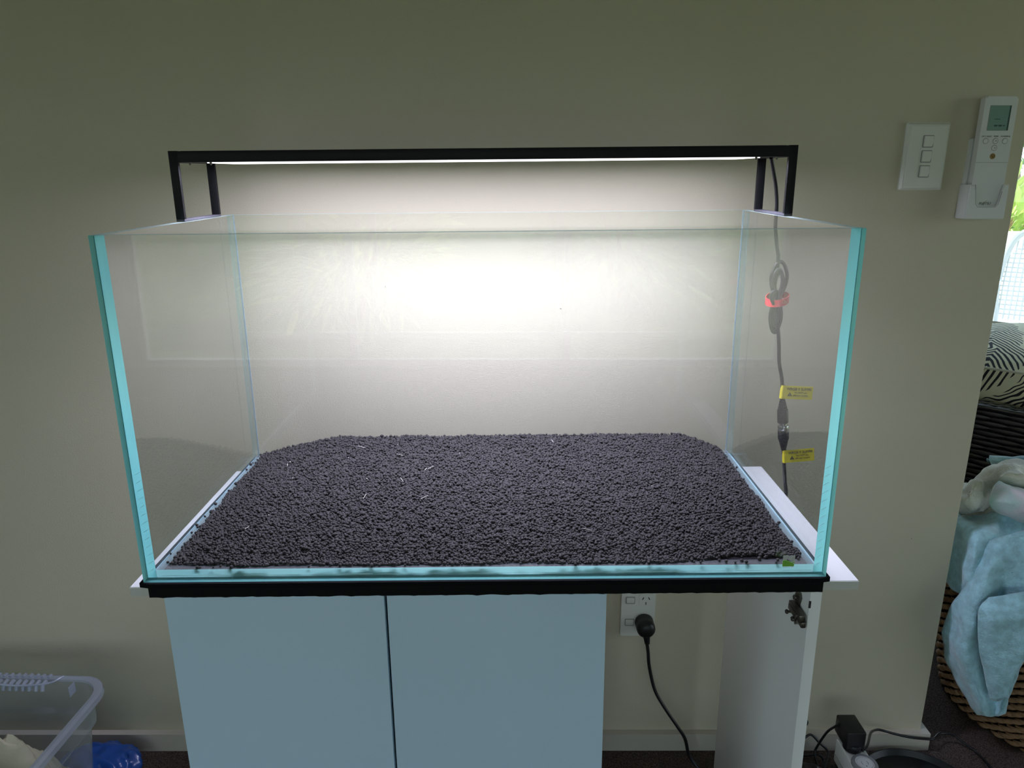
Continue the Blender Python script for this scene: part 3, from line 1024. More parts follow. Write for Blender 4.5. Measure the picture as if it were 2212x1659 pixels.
lp.tube([(0.466, 0.328, 0.306), (0.4605, 0.327, 0.318), (0.4625, 0.327, 0.3265), (0.4690, 0.328, 0.3265), (0.4705, 0.329, 0.312), (0.4720, 0.330, 0.285), (0.4790, 0.334, 0.262), (0.4840, 0.338, 0.235), (0.4880, cy, 0.205), (0.4945, cy, 0.178), (0.4970, cy, 0.160), (0.4988, cy, 0.141)], 0.0030, seg=12, smooth=8)
part(lp, 'cord', 'rubber', cab2)
# red strap: open band around the bundle, dipping at the front
sv, sf = [], []
for i in range(49):
    a = 2 * math.pi * i / 48
    x = 0.4745 + 0.0188 * math.sin(a)
    y = 0.3385 - 0.0148 * math.cos(a)
    zc = 0.3130 - 0.0045 * math.cos(a) + 0.003 * math.sin(a)
    for r_, dz in ((0, -0.0058), (0, 0.0058), (0.0009, 0.0058), (0.0009, -0.0058)):
        d = Vector((math.sin(a), -math.cos(a), 0)) * r_
        sv.append((x - d.x, y - d.y, zc + dz))
for i in range(48):
    for k in range(4):
        sf.append([4 * i + k, 4 * i + 4 + k, 4 * i + 4 + (k + 1) % 4, 4 * i + (k + 1) % 4])
st_ = part(MB().mesh(sv, sf), 'cable_strap', 'red', cab2)
st_['label'] = 'red strap around the coiled cable'
tx = text('lettering', 'Chi', 0.0075, (0, 0, 0), 'goldink', None, ext=0.0001)
tx.parent = st_
tx.location = (0.4815, 0.3245, 0.3105)
tx.rotation_euler = (math.pi / 2, 0.12, 0.38)

def connector(zt, flip, nm, bl=0.0235):
    """moulded round plug with strain relief, centred on the cable line"""
    mb = MB()
    prof = []
    s = -1 if not flip else 1
    z = 0
    for k in range(6):                       # ribbed strain relief
        r = 0.0042 + 0.0007 * k
        prof += [(r, z), (r, z + s * 0.0021), (r * 0.88, z + s * 0.0022), (r * 0.88, z + s * 0.0032)]
        z += s * 0.0033
    prof += [(0.0086, z), (0.0092, z + s * 0.002), (0.0092, z + s * (bl - 0.0015)), (0.0088, z + s * bl)]
    return mb, prof
cx1, cx2 = 0.4925, 0.4990
m1 = Matrix.Rotation(math.radians(-6), 4, 'Y')
mb, prof = connector(0, False, 'plug')
mb.lathe(prof, c=(0.4988, cy, 0.1420), seg=24, mtx=m1)
for k in range(4):
    mb.tube([(0.4988 + 0.0023 - 0.007, cy - 0.0068, 0.1150 - k * 0.0026), (0.4988 + 0.0023 - 0.001, cy - 0.0094, 0.1150 - k * 0.0026), (0.4988 + 0.003 + 0.002, cy - 0.009, 0.1150 - k * 0.0026)], 0.0004, seg=6, smooth=4)
part(mb, 'plug', 'plastic_black', cab2)
mb = MB()
mb.lathe([(0.0066, 0.001), (0.0066, -0.0050), (0.0090, -0.0052), (0.0093, -0.006), (0.0093, -0.0115), (0.0088, -0.0125)], c=(0.5038, cy, 0.0990), seg=28, mtx=m1)
cl_ = part(mb, 'metal_collar', 'chrome', cab2)
cl_['label'] = 'silver threaded collar joining the two plugs'
mb, prof = connector(0, True, 'socket', 0.0185)
mb.lathe(prof, c=(0.5092, cy, 0.0485), seg=24, mtx=m1)
part(mb, 'socket', 'plastic_black', cab2)
lp = MB()
lp.tube([(0.5090, cy, 0.0495), (0.5110, cy, 0.035), (0.5130, cy, 0.018), (0.5175, 0.342, -0.010), (0.5230, 0.345, -0.040), (0.5240, 0.365, -0.075), (0.516, 0.415, -0.115), (0.508, 0.462, -0.18), (0.505, 0.470, -0.35), (0.505, 0.470, -0.60), (0.515, 0.465, -0.690)], 0.0031, seg=12, smooth=8)
part(lp, 'cord', 'rubber', cab2)

def warn_tag(x, z, ry, lab):
    t = empty('warning_tag', (0, 0, 0))
    t.parent = cab2
    t.location = Vector((x, cy - 0.0045, z)) - Vector(cab2.location)
    t.rotation_euler = (0, math.radians(ry), math.radians(-3))
    t['label'] = lab
    mb = MB()
    mb.box((0.002, -0.0002, -0.0115), (0.0500, 0.0002, 0.0115))
    sv, sf = [], []
    for i in range(13):
        a = math.pi * (i / 12) * 1.5 + 0.2
        sv += [(0.0005 - 0.0040 * math.sin(a) * 0.9, 0.0042 - 0.0044 * math.cos(a), -0.0118), (0.0005 - 0.0040 * math.sin(a) * 0.9, 0.0042 - 0.0044 * math.cos(a), 0.0118)]
    for i in range(12):
        sf.append([2 * i, 2 * i + 1, 2 * i + 3, 2 * i + 2])
    mb.mesh(sv, sf, smooth=True)
    mb.box((0.0, -0.00025, -0.0118), (0.0022, 0.00025, 0.0118))
    mb.build('label_flag', 'yellow', t, autosmooth=False)
    text('lettering', 'WRGB II SLIM90', 0.0062, (0.0265, -0.0004, 0.0062), 'ink', t, ext=0.0001, sx=0.95)
    text('lettering', 'Do NOT use', 0.0038, (0.0300, -0.0004, 0.0002), 'ink', t, ext=0.0001)
    text('lettering', 'different models', 0.0038, (0.0300, -0.0004, -0.0048), 'ink', t, ext=0.0001)
    MB().prism([(0.0085, -0.0062), (0.0160, -0.0062), (0.01225, 0.0006)], -0.0005, -0.0003, axis='y').build('warning_triangle', 'ink', t)
    text('lettering', '!', 0.0048, (0.01225, -0.0007, -0.0040), 'yellow', t, ext=0.0001)
warn_tag(0.4965, 0.1545, 2, 'upper yellow tag, above the plug')
warn_tag(0.5105, 0.0375, -6, 'lower yellow tag, below the socket')

# ================================================================== ON THE WALL
def rocker_switch(t, x, z, w, h_, y):
    g = MB().prism(rrect(x - w / 2 - 0.0016, z - h_ / 2 - 0.0016, x + w / 2 + 0.0016, z + h_ / 2 + 0.0016, 0.002), y - 0.0004, y + 0.0005, axis='y').build('rocker_surround', 'gap', t)
    mb = MB()
    vs = [(x - w / 2, y - 0.0008, z - h_ / 2), (x + w / 2, y - 0.0008, z - h_ / 2), (x + w / 2, y - 0.0038, z - h_ * 0.12), (x - w / 2, y - 0.0038, z - h_ * 0.12),
          (x - w / 2, y - 0.0030, z + h_ / 2), (x + w / 2, y - 0.0030, z + h_ / 2)]
    vs += [(vx, y + 0.0005, vz) for vx, _, vz in vs]
    mb.mesh(vs, [[0, 1, 2, 3], [3, 2, 5, 4], [6, 0, 3, 9], [9, 3, 4, 10], [1, 7, 8, 2], [2, 8, 11, 5], [4, 5, 11, 10], [6, 7, 1, 0]])
    bmesh.ops.bevel(mb.bm, geom=list(mb.bm.edges), offset=0.0005, segments=2, affect='EDGES')
    r_ = mb.build('rocker', 'plate', g)
    return g

sw = empty('light_switch', (0.7713, WY, 0.5445))
tag(sw, 'cream wall switch plate with three stacked rockers, left of the remote', 'switch')
pm = MB()
pm.prism(rrect(-0.0385, -0.058, 0.0385, 0.058, 0.003), -0.0035, 0.0, axis='y')
pm.mesh([(-0.038, -0.0035, -0.0575), (0.038, -0.0035, -0.0575), (0.038, -0.0035, 0.0575), (-0.038, -0.0035, 0.0575),
         (-0.0335, -0.0095, -0.0530), (0.0335, -0.0095, -0.0530), (0.0335, -0.0095, 0.0530), (-0.0335, -0.0095, 0.0530)],
        [[0, 1, 5, 4], [1, 2, 6, 5], [2, 3, 7, 6], [3, 0, 4, 7], [4, 5, 6, 7]])
bmesh.ops.bevel(pm.bm, geom=[e for e in pm.bm.edges if all(v.co.y < -0.009 for v in e.verts)], offset=0.0015, segments=3, affect='EDGES')
pm.build('cover_plate', 'plate', sw)
for zz in (0.0255, 0.0, -0.0255):
    g = MB().prism(rrect(-0.0115, zz - 0.0122, 0.0115, zz + 0.0122, 0.002), -0.0100, -0.0090, axis='y').build('rocker_frame', 'plate', sw)
    rocker_switch(g, 0.0, zz, 0.0160, 0.0180, -0.0102)

# remote control in its wall holder
rm = empty('remote_control', (0.8790, WY - 0.010, 0.5530))
tag(rm, 'white air conditioner remote with a small screen, standing in the wall holder', 'remote')
yb, yf = -0.004, -0.0175
mb = MB().prism(rrect(-0.0285, -0.108, 0.0285, 0.090, 0.004), yf, yb, axis='y')
bmesh.ops.bevel(mb.bm, geom=[e for e in mb.bm.edges if all(abs(v.co.y - yf) < 1e-6 for v in e.verts)], offset=0.0022, segments=3, affect='EDGES')
mb.build('body', 'white', rm)
scr = MB().prism(rrect(-0.0185, 0.034, 0.0185, 0.0755, 0.0006), yf - 0.0003, yf + 0.0004, axis='y').build('screen_bezel', 'gap', rm)
MB().prism(rrect(-0.0178, 0.0346, 0.0178, 0.0749, 0.0005), yf - 0.0004, yf, axis='y').build('screen', 'lcd', scr)
for i, (a, b, c, d) in enumerate([(-0.007, 0.041, -0.001, 0.0435), (0.0005, 0.041, 0.0065, 0.0435), (0.008, 0.0415, 0.012, 0.043), (-0.008, 0.0525, 0.002, 0.0535), (0.0155, 0.0347, 0.0178, 0.0748)]):
    MB().box((a, yf - 0.0006, b), (c, yf - 0.0003, d)).build('screen_mark', 'lcdseg', scr)
for bx_, bz_ in ((-0.0170, 0.0170), (0.0, 0.0170), (0.0165, 0.0170), (0.0, 0.0055)):
    b_o = MB().lathe([(0.0002, yf - 0.0014), (0.0036, yf - 0.0012), (0.0043, yf - 0.0004), (0.0043, yf + 0.0005)], c=(bx_, 0, bz_), axis='y', seg=24).build('button', 'white', rm)
    MB().lathe([(0.0044, yf - 0.0002), (0.0050, yf - 0.0002), (0.0050, yf + 0.0004), (0.0044, yf + 0.0004)], c=(bx_, 0, bz_), axis='y', seg=24).build('button_gap', 'gap', b_o)
    if bx_ == 0.0:
        s_ = 1 if bz_ > 0.01 else -1
        MB().tube([(-0.0016, yf - 0.0016, bz_ - 0.0008 * s_), (0, yf - 0.0016, bz_ + 0.0010 * s_), (0.0016, yf - 0.0016, bz_ - 0.0008 * s_)], 0.0003, seg=6, smooth=0).build('arrow_mark', 'ink', b_o)
b_o = MB().lathe([(0.0002, yf - 0.0014), (0.0040, yf - 0.0012), (0.0048, yf - 0.0004), (0.0048, yf + 0.0005)], c=(-0.0005, 0, -0.0085), axis='y', seg=24).build('button', 'brown', rm)
b_o['label'] = 'round amber start button'
pv = [(-0.0005 + 0.0018 * math.cos(a), yf - 0.0016, -0.0085 + 0.0018 * math.sin(a)) for a in np.linspace(2.3, 7.1, 12)]
MB().tube(pv, 0.0003, seg=6, smooth=0).build('power_mark', 'ink', b_o)
text('lettering', '10°C HEAT', 0.0036, (-0.0165, yf - 0.0002, 0.0245), 'ink', rm, ext=0.0001)
text('lettering', 'TEMP.', 0.0036, (0.0, yf - 0.0002, 0.0245), 'ink', rm, ext=0.0001)
text('lettering', 'POWERFUL', 0.0033, (0.0165, yf - 0.0002, 0.0245), 'ink', rm, ext=0.0001)
MB().box((-0.0280, yf - 0.0002, -0.0192), (0.0280, yf + 0.0004, -0.0186)).build('cover_joint', 'gap', rm)
MB().box((-0.0165, yf - 0.0010, -0.0262), (0.0165, yf + 0.0002, -0.0250), bev=0.0003).build('cover_grip', 'white', rm)
text('lettering', 'FUJITSU', 0.0060, (-0.0005, yf - 0.0002, -0.0890), 'ink', rm, ext=0.0001, shear=0.2)
MB().tube([(-0.004, yf - 0.0003, -0.0905), (-0.001, yf - 0.0003, -0.0862), (0.003, yf - 0.0003, -0.0842)], 0.0002, seg=5, smooth=4).build('logo_stroke', 'ink', rm)

hd = empty('remote_holder', (0.8790, WY, 0.4850))
tag(hd, 'white plastic wall holder cupping the lower half of the remote', 'holder')
mb = MB()
mb.prism(rrect(-0.0305, -0.044, 0.0305, 0.090, 0.003), -0.0095, 0.0, axis='y')
back = mb.build('back_plate', 'white', hd)
U = []
ox, iw = 0.0345, 0.0215
out = [(-ox, 0.0115), (-ox - 0.0008, -0.046), (-ox + 0.001, -0.0478), (ox - 0.001, -0.0478), (ox + 0.0008, -0.046), (ox, 0.0115), (iw + 0.004, 0.0115)]
inn = [(iw + 0.002, 0.0), (iw + 0.0, -0.014), (iw - 0.0015, -0.022), (iw - 0.006, -0.0272), (-iw + 0.006, -0.0272), (-iw + 0.0015, -0.022), (-iw, -0.014), (-iw - 0.002, 0.0), (-iw - 0.004, 0.0115)]
mb = MB().prism(out + inn, -0.0335, -0.0295, axis='y')
bmesh.ops.bevel(mb.bm, geom=[e for e in mb.bm.edges if all(abs(v.co.y + 0.0335) < 1e-6 for v in e.verts)], offset=0.0015, segments=3, affect='EDGES')
mb.build('front_lip', 'white', hd)
MB().tube([(x, -0.0331, z) for x, z in inn], 0.0006, seg=6, smooth=0).build('lip_shadow_line', 'gap', hd)  # thin dark line painting shade along the lip opening, not a real groove
sd = MB()
for s in (-1, 1):
    a, b = sorted((s * ox, s * (ox - 0.0025)))
    sd.box((a, -0.0310, -0.046), (b, -0.001, 0.0115), bev=0.0008)
sd.box((-ox, -0.0310, -0.0478), (ox, -0.001, -0.0450), bev=0.0008)
sd.build('side_wall', 'white', hd)

# power outlet low on the wall
ow = empty('power_outlet', (0.3028, WY, -0.3745))
tag(ow, 'white double wall outlet under the tank, with one black plug in it', 'outlet')
mb = MB().prism(rrect(-0.0358, -0.058, 0.0358, 0.058, 0.003), -0.0085, 0.0, axis='y')
bmesh.ops.bevel(mb.bm, geom=[e for e in mb.bm.edges if all(abs(v.co.y + 0.0085) < 1e-6 for v in e.verts)], offset=0.0018, segments=3, affect='EDGES')
mb.build('cover_plate', 'plate', ow)
for zz in (0.0275, -0.0250):
    rocker_switch(ow, -0.0175, zz, 0.0165, 0.0135, -0.0088)
    fc = MB().prism(rrect(0.0010, zz - 0.0135, 0.0290, zz + 0.0135, 0.004), -0.0097, -0.0080, axis='y').build('socket_face', 'plate', ow)
    for (sx0, sz0, an) in ((0.0090, 0.0048, -28), (0.0215, 0.0048, 28), (0.0152, -0.0068, 0)):
        rt = Matrix.Rotation(math.radians(-an), 4, 'Y')
        MB().box((sx0 - 0.0009, -0.0100, zz + sz0 - 0.0032), (sx0 + 0.0009, -0.0092, zz + sz0 + 0.0032), rot=rt).build('socket_slot', 'ink', fc)

pc = empty('mains_cable', (0.3160, 0.48, -0.400))
tag(pc, 'black mains cable with round plug running from the wall outlet down to the carpet', 'cable')
plug = MB()
pcx, pcz = 0.3160, -0.3975
plug.lathe([(0.0002, WY - 0.0480), (0.0090, WY - 0.0478), (0.0160, WY - 0.0445), (0.0190, WY - 0.0390), (0.0196, WY - 0.0300), (0.0180, WY - 0.0240), (0.0196, WY - 0.0180), (0.0196, WY - 0.0105), (0.0180, WY - 0.0098)], c=(pcx, 0, pcz), axis='y', seg=32)
part(plug, 'plug', 'plastic_black', pc)
rl = MB()
pr2 = []
for k in range(4):
    pr2 += [(0.0075 - 0.0006 * k, -0.006 * k), (0.0075 - 0.0006 * k, -0.006 * k - 0.0038), (0.0060 - 0.0006 * k, -0.006 * k - 0.004), (0.0060 - 0.0006 * k, -0.006 * k - 0.0058)]
rl.lathe(pr2, c=(pcx + 0.0015, WY - 0.034, pcz - 0.014), axis='z', seg=18, mtx=Matrix.Rotation(math.radians(-8), 4, 'Y'))
part(rl, 'strain_relief', 'plastic_black', pc)
c_ = MB()
c_.tube([(pcx + 0.003, WY - 0.034, pcz - 0.032), (0.3225, 0.480, -0.450), (0.327, 0.478, -0.488), (0.340, 0.472, -0.540), (0.362, 0.466, -0.580), (0.390, 0.460, -0.622), (0.408, 0.458, -0.652), (0.416, 0.452, -0.684), (0.428, 0.446, -0.704), (0.452, 0.432, -0.7175), (0.500, 0.420, -0.7185), (0.560, 0.405, -0.7180), (0.640, 0.43, -0.7180)], 0.0036, seg=12, smooth=8)
part(c_, 'cord', 'rubber', pc)

# ================================================================== THINGS ON THE FLOOR, RIGHT
def cable(pts, label, r=0.0026, name='cable', group=None):
    o = MB().tube(pts, r, seg=10, smooth=8).build(name, 'rubber')
    tag(o, label, 'cable', group)
    return o

pb = empty('power_board', (0.74, 0.34, FL))
tag(pb, 'black power board lying on the carpet under the white timer', 'power board')
mb = MB().box((-0.030, -0.20, 0.0), (0.030, 0.085, 0.038), bev=0.006, seg=3)
mb.build('body', 'plastic_black', pb)
for k in range(4):
    MB().prism(rrect(-0.020, -0.03 - 0.055 * k - 0.02, 0.020, -0.03 - 0.055 * k + 0.02, 0.006), 0.0375, 0.0395).build('socket_face', 'ink', pb)

tmr = empty('plug_timer', (0.742, 0.36, FL + 0.039))
tag(tmr, 'white plug-in timer with a round dial, on the power board', 'timer')
mb = MB().box((-0.0235, -0.110, 0.0), (0.0235, 0.072, 0.056), bev=0.004, seg=3)
mb.build('case', 'white', tmr)
MB().box((-0.0243, -0.10, 0.018), (0.0243, 0.066, 0.0205), bev=0.0005).build('case_joint', 'gap', tmr)
rg = MB().lathe([(0.0175, 0.0575), (0.0185, 0.0625), (0.0240, 0.0620), (0.0255, 0.0590), (0.0255, 0.0555)], c=(0.002, -0.004, 0), seg=40).build('dial_ring', 'dialring', tmr)
dl = MB().lathe([(0.0002, 0.0615), (0.0180, 0.0615), (0.0184, 0.0600), (0.0184, 0.0570)], c=(0.002, -0.004, 0), seg=40).build('dial', 'dial', tmr)
tk = MB()
for k in range(36):
    a = 2 * math.pi * k / 36
    tk.box((0.002 + 0.0152 * math.cos(a) - 0.0003, -0.004 + 0.0152 * math.sin(a) - 0.0003, 0.0614), (0.002 + 0.0152 * math.cos(a) + 0.0004, -0.004 + 0.0152 * math.sin(a) + 0.0004, 0.0618))
for sgn in (-1, 1):
    tk.tube([(0.002 + 0.0065 * math.cos(a), -0.004 + 0.0065 * math.sin(a), 0.0617) for a in np.linspace(-0.7, 0.7, 7) + (0 if sgn > 0 else math.pi)], 0.0003, seg=5, smooth=0)
tk.lathe([(0.0002, 0.0622), (0.0009, 0.062), (0.0009, 0.061)], c=(0.002, -0.0125, 0), seg=10)
tk.build('dial_marks', 'ink', dl)['kind'] = 'stuff'

ad = empty('power_adapter', (0.737, 0.412, FL + 0.0955))
tag(ad, 'black box-shaped power adapter plugged into the top of the white timer', 'adapter')
MB().lathe([(0.0180, 0.0), (0.0190, 0.002), (0.0190, 0.014), (0.018, 0.016)], c=(0.002, -0.010, 0), seg=28).build('plug_base', 'plastic_black', ad)
mb = MB().box((-0.0195, -0.0260, 0.010), (0.0195, 0.0300, 0.050), bev=0.003, seg=3)
mb.build('case', 'plastic_black', ad)
MB().box((0.0150, -0.0262, 0.004), (0.0185, -0.0225, 0.020), bev=0.0006).build('cable_exit', 'plastic_black', ad)

cable([(0.720, 0.425, FL + 0.138), (0.713, 0.430, FL + 0.125), (0.706, 0.448, FL + 0.095), (0.698, 0.466, FL + 0.042), (0.694, 0.464, FL + 0.026), (0.696, 0.450, FL + 0.005)], 'thin black cable curving from the left side of the adapter down to the carpet')
cable([(0.756, 0.386, FL + 0.106), (0.775, 0.410, FL + 0.098), (0.812, 0.470, FL + 0.074), (0.838, 0.4955, FL + 0.0600), (0.852, 0.4960, FL + 0.0580), (0.880, 0.4960, FL + 0.0490), (0.915, 0.4960, FL + 0.0400), (0.945, 0.4960, FL + 0.036), (0.9690, 0.4985, FL + 0.034), (0.995, 0.518, FL + 0.031), (1.025, 0.520, FL + 0.026), (1.045, 0.508, FL + 0.014), (1.064, 0.495, FL + 0.004), (1.070, 0.45, FL + 0.003), (1.068, 0.34, FL + 0.003)],
      'thin black cable from the adapter over the baseboard and across the carpet to the basket')
cable([(0.640, 0.480, FL + 0.030), (0.678, 0.490, FL + 0.043), (0.693, 0.490, FL + 0.052), (0.712, 0.486, FL + 0.034), (0.728, 0.478, FL + 0.020), (0.716, 0.452, FL + 0.020), (0.700, 0.425, FL + 0.016), (0.700, 0.37, FL + 0.010)], 'black cable arching beside the cabinet leg, left of the timer')
cable([(0.630, 0.470, FL + 0.006), (0.678, 0.475, FL + 0.010), (0.705, 0.468, FL + 0.018), (0.716, 0.464, FL + 0.006), (0.708, 0.446, FL + 0.004), (0.706, 0.435, FL + 0.004)], 'black cable looping low over the carpet, left of the timer')
cable([(0.643, 0.496, FL + 0.094), (0.672, 0.496, FL + 0.092), (0.684, 0.496, FL + 0.080), (0.676, 0.496, FL + 0.068), (0.643, 0.496, FL + 0.062)], 'small loop of black cable peeping out from behind the cabinet panel above the baseboard')

# black rucksack-like pouch of cables left of the timer
bgm = bmesh.new()
bmesh.ops.create_icosphere(bgm, subdivisions=4, radius=1.0)
for v in bgm.verts:
    c = v.co.copy()
    s = 1 + 0.10 * noise.noise(c * 2.3) + 0.05 * noise.noise(c * 6)
    c = Vector((math.copysign(abs(c.x) ** 0.7, c.x), math.copysign(abs(c.y) ** 0.7, c.y), c.z))
    v.co = Vector((0.640 + 0.062 * c.x * s, 0.335 + 0.105 * c.y * s, FL + max(0.0, 0.022 + 0.026 * c.z * s)))
mb = MB(); mb.bm.free(); mb.bm = bgm
pouch = mb.build('cable_pouch', 'plastic_black')
tag(pouch, 'crumpled black pouch on the carpet between the cabinet leg and the timer', 'pouch')
MB().tube([(0.672, 0.40, FL + 0.050), (0.682, 0.35, FL + 0.052), (0.687, 0.30, FL + 0.048)], 0.0016, seg=6).build('strap', 'dialring', pouch)
MB().tube([(0.664, 0.37, FL + 0.052), (0.674, 0.34, FL + 0.054), (0.680, 0.30, FL + 0.049)], 0.0016, seg=6).build('strap', 'dialring', pouch)

tray = empty('round_tray', (0.880, 0.370, FL))
tag(tray, 'round black tray with a raised rim lying on the carpet right of the timer', 'tray')
MB().lathe([(0.10, 0.0), (0.112, 0.002), (0.118, 0.016), (0.1195, 0.017), (0.1165, 0.0175), (0.110, 0.006), (0.02, 0.005)], seg=64).build('dish', 'plastic_black', tray)
pg = empty('black_plug', (0.850, 0.400, FL + 0.006))
tag(pg, 'black moulded plug with its cable lying in the round tray', 'plug')
MB().lathe([(0.008, 0), (0.010, 0.003), (0.010, 0.022), (0.006, 0.030), (0.0045, 0.040)], seg=20, mtx=Matrix.Rotation(math.radians(24), 4, 'X')).build('plug_body', 'plastic_black', pg)
MB().tube([(0.0, -0.016, 0.038), (0.003, -0.018, 0.052), (0.018, -0.022, 0.056), (0.036, -0.050, 0.040), (0.055, -0.085, 0.012), (0.062, -0.14, 0.004)], 0.0030, seg=10).build('cord', 'rubber', pg)

# ================================================================== LEFT: STORAGE TUB AND BAG
TX, TY = -1.045, 0.150          # centre
tub = empty('storage_tub', (TX, TY, FL))
tag(tub, 'translucent plastic storage tub with ribbed handles, half full of cloth, bottom left', 'tub')
tub.rotation_euler = (0, 0, math.radians(-2.2))
RZ = 0.272
def ring(hx_, hy_, r, z, seg=7):
    return [(x, y, z) for x, y in rrect(-hx_, -hy_, hx_, hy_, r, seg)]
prof = [  # half x, half y, radius, z
    (0.232, 0.212, 0.040, 0.001), (0.240, 0.220, 0.045, 0.006), (0.256, 0.236, 0.048, 0.200), (0.2575, 0.2375, 0.048, 0.2005), (0.2640, 0.2440, 0.050, 0.2070), (0.2650, 0.2450, 0.050, RZ - 0.004)]
rings = [ring(*p_) for p_ in prof]
k = len(rings[0])
vs = [v for r_ in rings for v in r_]
fs = [[j * k + i, j * k + (i + 1) % k, (j + 1) * k + (i + 1) % k, (j + 1) * k + i] for j in range(len(rings) - 1) for i in range(k)]
fs.append(list(range(k))[::-1])
MB().mesh(vs, fs, smooth=True).build('wall_shell', 'tub', tub)
rprof = [(0.2650, 0.2450, 0.050, RZ - 0.004), (0.2660, 0.2460, 0.050, RZ), (0.2740, 0.2540, 0.056, RZ + 0.002), (0.2800, 0.2600, 0.060, RZ - 0.001), (0.2820, 0.2620, 0.062, RZ - 0.010), (0.2800, 0.2600, 0.060, RZ - 0.011)]
rings = [ring(*p_) for p_ in rprof]
vs = [v for r_ in rings for v in r_]
fs = [[j * k + i, j * k + (i + 1) % k, (j + 1) * k + (i + 1) % k, (j + 1) * k + i] for j in range(len(rings) - 1) for i in range(k)]
MB().mesh(vs, fs, smooth=True).build('rim', 'tubrim', tub)
hdm = MB()     # grip recess with ribs in the rear rim
hx0 = 0.100
hdm.tube([(hx0 - 0.075, 0.252, RZ + 0.002), (hx0 - 0.060, 0.232, RZ + 0.001), (hx0, 0.226, RZ - 0.001), (hx0 + 0.060, 0.232, RZ + 0.001), (hx0 + 0.080, 0.254, RZ + 0.002)], 0.0022, seg=8)
for i in range(9):
    x = hx0 - 0.052 + i * 0.013
    hdm.tube([(x, 0.240, RZ + 0.0), (x, 0.230, RZ - 0.002), (x, 0.226, RZ - 0.012)], 0.0040, seg=8, smooth=3)
    hdm.tube([(x, 0.2575, RZ + 0.0015), (x, 0.2480, RZ + 0.0020)], 0.0030, seg=6, smooth=0)
hdm.build('handle_grip', 'tubrim', tub)
for x in (0.205, -0.10):
    MB().box((x, 0.2250, RZ - 0.024), (x + 0.0015, 0.2440, RZ - 0.003)).build('corner_rib', 'tubrim', tub)

def heap(name, cx_, cy_, hx_, hy_, z0, z1, mname, seed, folds=9.0, n=46):
    """crumpled cloth: closed lumpy mound"""
    vs, fs = [], []
    for j in range(n):
        for i in range(n):
            u, v = i / (n - 1) * 2 - 1, j / (n - 1) * 2 - 1
            e = max(0.0, 1 - max(abs(u), abs(v)) ** 6)
            p_ = Vector((u * 2.1, v * 2.1, seed))
            f = noise.noise(p_) * 0.5 + (1 - abs(noise.noise(p_ * 1.7 + Vector((3, 0, 0)))) * 2) * 0.25 + noise.noise(p_ * folds * 0.5) * 0.10
            z = z0 + (z1 - z0) * e * min(1.2, max(0.05, 0.65 + f * 0.8))
            vs.append((cx_ + hx_ * u, cy_ + hy_ * v, z))
    for j in range(n - 1):
        for i in range(n - 1):
            fs.append([j * n + i, j * n + i + 1, (j + 1) * n + i + 1, (j + 1) * n + i])
    b = len(vs)
    bd = [i for i in range(n)] + [j * n + n - 1 for j in range(1, n)] + [(n - 1) * n + i for i in range(n - 2, -1, -1)] + [j * n for j in range(n - 2, 0, -1)]
    for q in bd:
        vs.append((vs[q][0], vs[q][1], z0 - 0.002))
    for a in range(len(bd)):
        a2 = (a + 1) % len(bd)
        fs.append([bd[a2], bd[a], b + a, b + a2])
    fs.append([b + a for a in range(len(bd))])
    return MB().mesh(vs, fs, smooth=True).build(name, mname)
o = heap('folded_cloth', -1.04, 0.275, 0.215, 0.095, FL + 0.012, FL + 0.215, 'cloth_cream', 2.0)
tag(o, 'crumpled cream cloth at the back inside the plastic tub', 'cloth')
o = heap('folded_cloth', -1.04, 0.070, 0.215, 0.105, FL + 0.012, FL + 0.190, 'cloth_blue', 7.0)
tag(o, 'crumpled blue-grey cloth in front of the cream one inside the tub', 'cloth')

# blue plastic bag
bgm = bmesh.new()
bmesh.ops.create_icosphere(bgm, subdivisions=5, radius=1.0)
for v in bgm.verts:
    c = v.co.copy()
    r1 = 1.05 - abs(noise.noise(c * 1.6 + Vector((5, 0, 0)))) * 0.40 + 0.03 * noise.noise(c * 5) + 0.012 * (1 - abs(noise.noise(c * 9)) * 2)
    v.co = Vector((-0.838 + 0.084 * c.x * r1, 0.430 + 0.058 * c.y * r1, FL + max(0.0008, 0.026 + 0.038 * c.z * r1)))
mb = MB(); mb.bm.free(); mb.bm = bgm
o = mb.build('plastic_bag', 'bag', autosmooth=False)
o.data.polygons.foreach_set('use_smooth', [True] * len(o.data.polygons))
tag(o, 'crumpled shiny blue plastic bag on the carpet behind the tub', 'bag')

